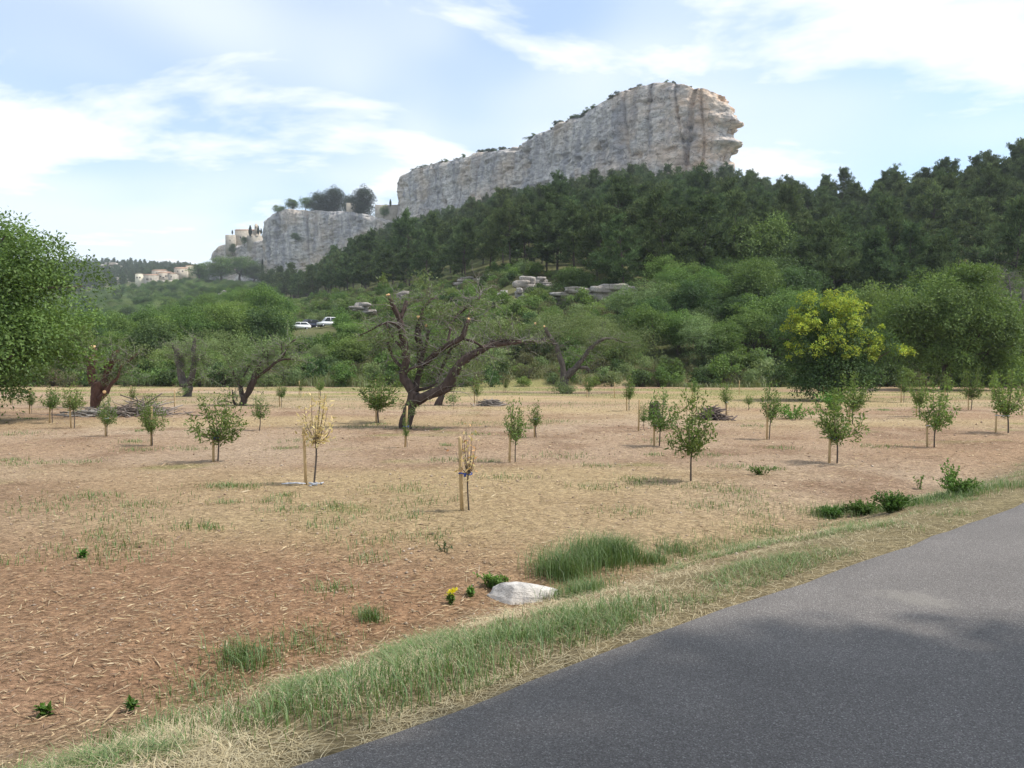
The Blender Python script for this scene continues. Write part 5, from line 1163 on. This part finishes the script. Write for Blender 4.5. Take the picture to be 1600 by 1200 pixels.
house('', '', 397.5, 402.5, 352, 362, 688, 1.6, M['stone'], None, [(.5, .7, .9, 1.8)], parent=ch_, pname='bell_gable', deep=0.5)
gb = MB(); a_ = at(400, 352, 688) - ch_.location; gb.add([(a_.x - 1.6, a_.y + s, a_.z) for s in (0, 1.6)] + [(a_.x + 1.6, a_.y + s, a_.z) for s in (0, 1.6)] + [(a_.x, a_.y + s, a_.z + 1.7) for s in (0, 1.6)], [[0, 4, 5, 1], [4, 2, 3, 5]], [[0, 2, 4], [3, 1, 5]])
obj('gable_cap', gb.mesh('gable_cap', M['stone']), ch_)
house('house', 'cream rendered house with two dark windows at the edge of the village', 211, 224, 428, 437.5, 748, 9, M['render'], True, [(.24, .42, 1.1, 1.2), (.58, .42, 1.1, 1.2)], .9, 'y', deep=8)
house('house', 'tall grey stone house with shuttered windows beside the cream one', 224, 246, 430, 446, 742, 12, M['stone2'], True, [(.25, .62, .9, 1.9), (.32, .62, .9, 1.9), (.55, .62, .9, 1.9), (.3, .25, .8, 1.2)], 1.6, 'x', deep=6)
house('house', 'pale stone house under a broad tiled roof in the village', 246, 263, 426.5, 437, 745, 13, M['stone'], True, [(.3, .5, .9, 1.2), (.55, .3, 1.4, 1.0), (.78, .55, .9, 1.2)], 1.8, 'x', deep=4)
house('terrace_wall', 'rough stone terrace wall below the village houses', 245, 274, 437.5, 448, 738, 4, M['stone2'], None, [(.86, .35, 1.6, 2.4)], deep=8)
house('house', 'narrow shaded stone house at the end of the village row', 263, 272, 427.5, 437, 744, 10, M['stone2'], True, [(.5, .5, 1.0, 1.4)], 1.2, 'x', deep=6)
house('house', 'stone house with low tiled roof rising behind the village row', 237, 256, 423, 430, 760, 10, M['stone'], True, [(.4, .5, .9, 1.0)], 1.5, 'x')
house('house', 'reddish roofed village house higher up against the wood', 272, 291, 419.5, 428, 765, 10, M['stone'], True, [(.3, .5, .9, 1.2), (.7, .5, .9, 1.2)], 1.8, 'x')
house('house', 'uppermost village house with pinkish walls and flat looking roof', 290, 304, 415.5, 424, 770, 9, M['render'], True, [(.4, .5, .9, 1.2)], 1.0, 'x')
house('boundary_wall', 'long plain stone wall on the cliff shoulder next to the long cliff', 586, 623, 320, 340, 606, 1.2, M['stone2'], None, deep=8)
house('stone_ruin', 'low ruined stone building between dark trees on the lower cliff', 541, 556, 317, 330, 622, 6, M['stone'], None, [(.6, .4, .9, 1.1)], deep=6)
house('garden_wall', 'low stone garden wall in the woods below the village', 222, 247, 507, 511, 210, 1.0, M['stone'], None, deep=8)
for px in (222.5, 240.5):
    p = at(px, 503, 209); pb_ = MB(); pb_.box((0, 0, -2.4), (.9, .9, 6.4)); pb_.box((0, 0, .95), (1.15, 1.15, .3)); obj('gate_pillar', pb_.mesh('gate_pillar', M['stone']), None, 'square stone gate pillar beside the garden wall', 'pillar', 'pair of gate pillars', None, p)
for px, tp, lb in ((137.5, 400, 'shorter thin radio mast on the far wooded ridge'), (146, 395, 'taller thin radio mast on the far wooded ridge')):
    p = at(px, 424, 1180); h = (424 - tp) / F * 1180; r = empty('radio_mast', p, lb, 'mast')
    pb_ = MB(); pb_.tube([(0, 0, -4), (0, 0, h * .6), (0, 0, h)], [.5, .38, .2], 6); obj('pole', pb_.mesh('pole', M['metal']), r)
    for f in (.55, .75, .9): ab = MB(); ab.box((0, 0, h * f), (1.8, .25, .25)); ab.box((.8, 0, h * f), (.2, .2, 1.2)); ab.box((-.8, 0, h * f), (.2, .2, 1.2)); obj('antenna', ab.mesh('antenna', M['metal']), r)

# ------------------------------------------------------------------ plants on the cliffs
gC = np.random.default_rng(31)
DK = [(0.05, 0.075, 0.035), (0.07, 0.095, 0.045), (0.04, 0.06, 0.03)]
SHC = [shrub_mesh(320, 2.0, 1.9, DK, 700, .4, .22), shrub_mesh(321, 2.6, 1.7, GREEN_D, 700, .4, .22), shrub_mesh(322, 1.4, 2.2, DK, 600, .38, .2)]
def on_brink(CL, px):
    k = int(np.argmin(np.abs(800 + CL['x'] / CL['y'] * F - px) + (CL['y'] > CL['y'].min() + 230) * 1e3)); return np.array((CL['x'][k], CL['y'][k], CL['z'][k])), k
CLB = 'dark shrub rooted on the brink of the long cliff'
for px in list(gC.uniform(632, 760, 16)) + list(gC.uniform(760, 990, 26)) + [1003, 1046, 1052, 1080, 1092, 1128]:
    p, k = on_brink(CL1, px); q = np.array((CL1['cx'], CL1['cy'])) - p[:2]; q /= np.linalg.norm(q)
    b_ = gC.uniform(.8, 4); s = gC.uniform(.6, 1.25) * (1.0 if px < 995 else .7)
    o = obj('shrub', SHC[gC.integers(0, 3)], None, CLB, 'shrub', 'shrubs along the cliff brink', None, (p[0] + q[0] * b_, p[1] + q[1] * b_, p[2] + .2)); o.scale = (s, s, s); o.rotation_euler[2] = gC.uniform(0, 6)
for px, s, lb in ((870, 2.0, 'large round bush standing out on the cliff skyline'), (766, 2.3, 'broad dark bush mass on the cliff saddle'), (750, 1.9, 'second dark bush on the cliff saddle'), (783, 1.7, 'smaller dark bush at the right of the cliff saddle')):
    p, k = on_brink(CL1, px); o = obj('shrub', SHC[0], None, lb, 'shrub', None, None, (p[0], p[1] + 3, p[2] + .2)); o.scale = (s, s, s * .9)
def dark_tree(seed, H, Rw): return broadleaf(seed, H, Rw, [(0.030, 0.050, 0.030), (0.040, 0.062, 0.034), (0.024, 0.040, 0.026)], 150, 90, .5, .28, .02, (1.2, 2.4))
DT = [dark_tree(250, 14, 7.5), dark_tree(251, 15, 7.0)]
for px, dd, base, top, hw, kd, lb in ((498, 634, 343, 301, 19, 0, 'dark evergreen tree at the left of the clump on the lower cliff'), (524, 630, 343, 298, 21, 1, 'dark evergreen tree in the middle of the clump on the lower cliff'), (570, 616, 350, 298, 21, 1, 'round dark evergreen tree standing apart on the lower cliff'), (546, 644, 340, 306, 15, 0, 'smaller dark tree behind the ruined building')):
    p = at(px, base, dd); put_tree('evergreen_tree', DT[kd], p, hw / F * dd / (7.2 * .92), 1.0, lb, 'tree', None, (base - top) / F * dd / (14.3))
for px, base, top, hw, dd, k, lb in ((436, 336, 321, 10, 640, 1, 'light green bush on the left corner of the lower cliff'), (458, 330, 312, 12, 640, 0, 'leafy green tree left of the evergreens on the lower cliff'), (478, 332, 309, 12, 640, 4, 'bright green tree touching the dark evergreens'), (600, 342, 322, 9, 606, 0, 'green bush in front of the stone wall on the shoulder'), (345, 440, 405, 26, 640, 0, 'broad green tree at the foot of the chapel spur'), (375, 440, 402, 26, 630, 4, 'tall green tree under the chapel spur'), (398, 445, 412, 20, 620, 2, 'dark green tree beside the pale cliff foot'), (312, 440, 412, 22, 690, 0, 'rounded green tree left of the chapel spur'), (363, 398, 381, 6, 678, 2, 'dark ivy like bush clinging under the chapel tower'), (382, 384, 370, 5, 680, 5, 'small dark bush beside the chapel wall'), (463, 378, 365, 8, 622, 2, 'dark bush growing out of the lower cliff face')):
    p = at(px, base, dd); put_tree('broadleaf_tree', BL[k], p, hw / F * dd / (RT[k] * .92), gC.uniform(0, 6), lb, 'tree', None, (base - top) / F * dd / HT[k])
def cypress(seed):
    g = np.random.default_rng(seed); mb = MB(); tb = MB(); n = 1500; h = 8 * g.random(n); rr = 1.0 * np.sin(np.pi * np.clip(h / 8, .03, .97) ** .7) * (.6 + .4 * g.random(n)); a = g.uniform(0, 6.28, n)
    pos = np.stack([rr * np.cos(a), rr * np.sin(a), h], 1); cards(mb, pos, np.stack([np.cos(a) * .3, np.sin(a) * .3, np.ones(n)], 1) + .3 * rdir(g, n), rdir(g, n), .8, .4, pick_cols(g, n, [(0.022, 0.04, 0.024), (0.032, 0.052, 0.03)]))
    tb.tube([(0, 0, -1), (0, 0, 3)], [.2, .1], 6, BARK); return tb.mesh('trunk', M['bark']), mb.mesh('crown', M['needle'])
CY = cypress(1)
for px, base, top, dd, w, lb in ((391, 369, 353.5, 680, 1.25, 'thick dark cypress in front of the chapel wall'), (403.5, 367, 354, 680, .9, 'slim dark cypress beside the chapel bell gable'), (363, 366, 360, 690, .6, 'tiny cypress tip behind the chapel tower'), (408, 366, 357.5, 684, .7, 'small cypress between chapel and lower cliff'), (610, 322, 312, 604, .7, 'slim cypress behind the shoulder wall'), (410, 440, 408, 622, 1.0, 'tall narrow cypress at the foot of the lower cliff')):
    p = at(px, base, dd); put_tree('cypress_tree', CY, p, w, .5, lb, 'tree', None, (base - top) / F * dd / 8)

# ------------------------------------------------------------------ parked cars
M['carwhite'] = plain_mat('white_paint', (0.75, 0.76, 0.78), 0.3, 0.03, 2); M['cardark'] = plain_mat('dark_blue_paint', (0.03, 0.035, 0.06), 0.3, 0.05, 2)
M['glass'] = plain_mat('car_glass', (0.03, 0.035, 0.04), 0.08, 0.1, 2); M['tyre'] = plain_mat('tyre_rubber', (0.03, 0.03, 0.03), 0.9, 0.1, 5); M['lamp'] = plain_mat('tail_lamp', (0.4, 0.03, 0.03), 0.3, 0.1, 5)
def car(label, loc, rz, mat, H=1.5, Lc=4.2, van=False):
    r = empty('parked_car', loc, label, 'car', None, rz); h = Lc / 2
    low = [(-h, .35), (-h, .85), (-h + .9, .98), (h - .35 if not van else h - .1, .98), (h, .85), (h, .35)]
    cab = [(-h + .85, .97), (-h + 1.55, H), (h - (.75 if not van else .3), H), (h - .12, .97)]
    def prism(mb, pr, w0, w1, c=None):
        n = len(pr); zt = max(p[1] for p in pr); zb = min(p[1] for p in pr)
        def wd(z): return w0 + (w1 - w0) * (z - zb) / (zt - zb)
        v = [(p[0], -wd(p[1]) / 2, p[1]) for p in pr] + [(p[0], wd(p[1]) / 2, p[1]) for p in pr]
        q = [[i, (i + 1) % n, n + (i + 1) % n, n + i] for i in range(n)]
        t_ = [[0, i + 1, i] for i in range(1, n - 1)] + [[n, n + i, n + i + 1] for i in range(1, n - 1)]
        mb.add(v, q, t_)
    b = MB(); prism(b, low, 1.74, 1.70); prism(b, cab, 1.62, 1.28); obj('body', b.mesh('body', mat), r)
    for s in (-1, 1):
        wb = MB(); z0, z1 = 1.02, H - .08
        def yy2(z): return s * ((1.62 + (1.28 - 1.62) * (z - .97) / (H - .97)) / 2 + .012)
        xs = [(-h + 1.05, -h + 1.6), (h - .35, h - (.9 if not van else .45))]
        mid = 0.1
        for (xa, xb_), (xc, xd) in (((-h + 1.02, -h + 1.58), (mid, mid)), ((mid + .1, mid + .1), (h - .38, h - (.88 if not van else .42)))):
            wb.add([(xa, yy2(z0), z0), (xc, yy2(z0), z0), (xd, yy2(z1), z1), (xb_, yy2(z1), z1)], [[0, 1, 2, 3]])
        obj('side_window', wb.mesh('side_window', M['glass']), r)
        lb = MB(); lb.box((h + .005, s * .72, .78), (.04, .2, .22)); obj('tail_light', lb.mesh('tail_light', M['lamp']), r)
        for x_ in (-h + .8, h - .8):
            tb = MB(); tb.tube([(x_, s * .68, .31), (x_, s * .72, .31), (x_, s * .88, .31)], [.3, .31, .31], 16); w_ = obj('wheel', tb.mesh('wheel', M['tyre']), r)
            cb2 = MB(); cb2.tube([(x_, s * .87, .31), (x_, s * .895, .31)], [.19, .17], 12); obj('rim', cb2.mesh('rim', M['metal']), w_)
    for (xa, za), (xb_, zb_), nm in (((-h + .85, .97), (-h + 1.55, H), 'windscreen'), ((h - .12, .97), (h - (.75 if not van else .3), H), 'rear_window')):
        gb2 = MB(); dx = -.015 if nm == 'windscreen' else .015
        pa = (xa + (xb_ - xa) * .12, za + (zb_ - za) * .12); pb2 = (xa + (xb_ - xa) * .9, za + (zb_ - za) * .9)
        gb2.add([(pa[0] + dx, -.72, pa[1]), (pa[0] + dx, .72, pa[1]), (pb2[0] + dx, .62, pb2[1]), (pb2[0] + dx, -.62, pb2[1])], [[0, 1, 2, 3]]); obj(nm, gb2.mesh(nm, M['glass']), r)
    return r
for px, py, dd, rz, mt, H, van, lb in ((468, 517, 150, 0.3, 'carwhite', 1.5, False, 'white hatchback parked in the scrub beside the dark car'), (482, 516, 156, 0.9, 'cardark', 1.75, True, 'dark blue car parked behind the white hatchback'), (514, 517, 148, 0.5, 'carwhite', 1.85, True, 'white van parked in the scrub apart from the other cars'), (1562, 540, 88, 0.15, 'carwhite', 1.5, False, 'white car half hidden by shrubs below the bare grey tree')):
    p = at(px, py, dd); z = hz(p.x, dd); car(lb, (p.x, dd, max(z, p.z)), rz, M[mt], H, 4.2, van)
# ------------------------------------------------------------------ the air of the valley
hm = bpy.data.materials.new('valley_haze'); hm.use_nodes = True; t = hm.node_tree; t.nodes.clear()
ho = t.nodes.new('ShaderNodeOutputMaterial'); pv = t.nodes.new('ShaderNodeVolumePrincipled')
pv.inputs['Color'].default_value = (0.86, 0.92, 1.0, 1); pv.inputs['Density'].default_value = 0.00016; pv.inputs['Anisotropy'].default_value = 0.1
t.links.new(pv.outputs[0], ho.inputs['Volume'])
hb = MB(); hb.box((0, 790, 96), (4200, 1700, 204)); me = hb.mesh('haze', hm)
obj('haze', me, None, 'thin pale summer haze filling the valley air', 'haze', None, 'stuff')
sc.cycles.volume_bounces = 0
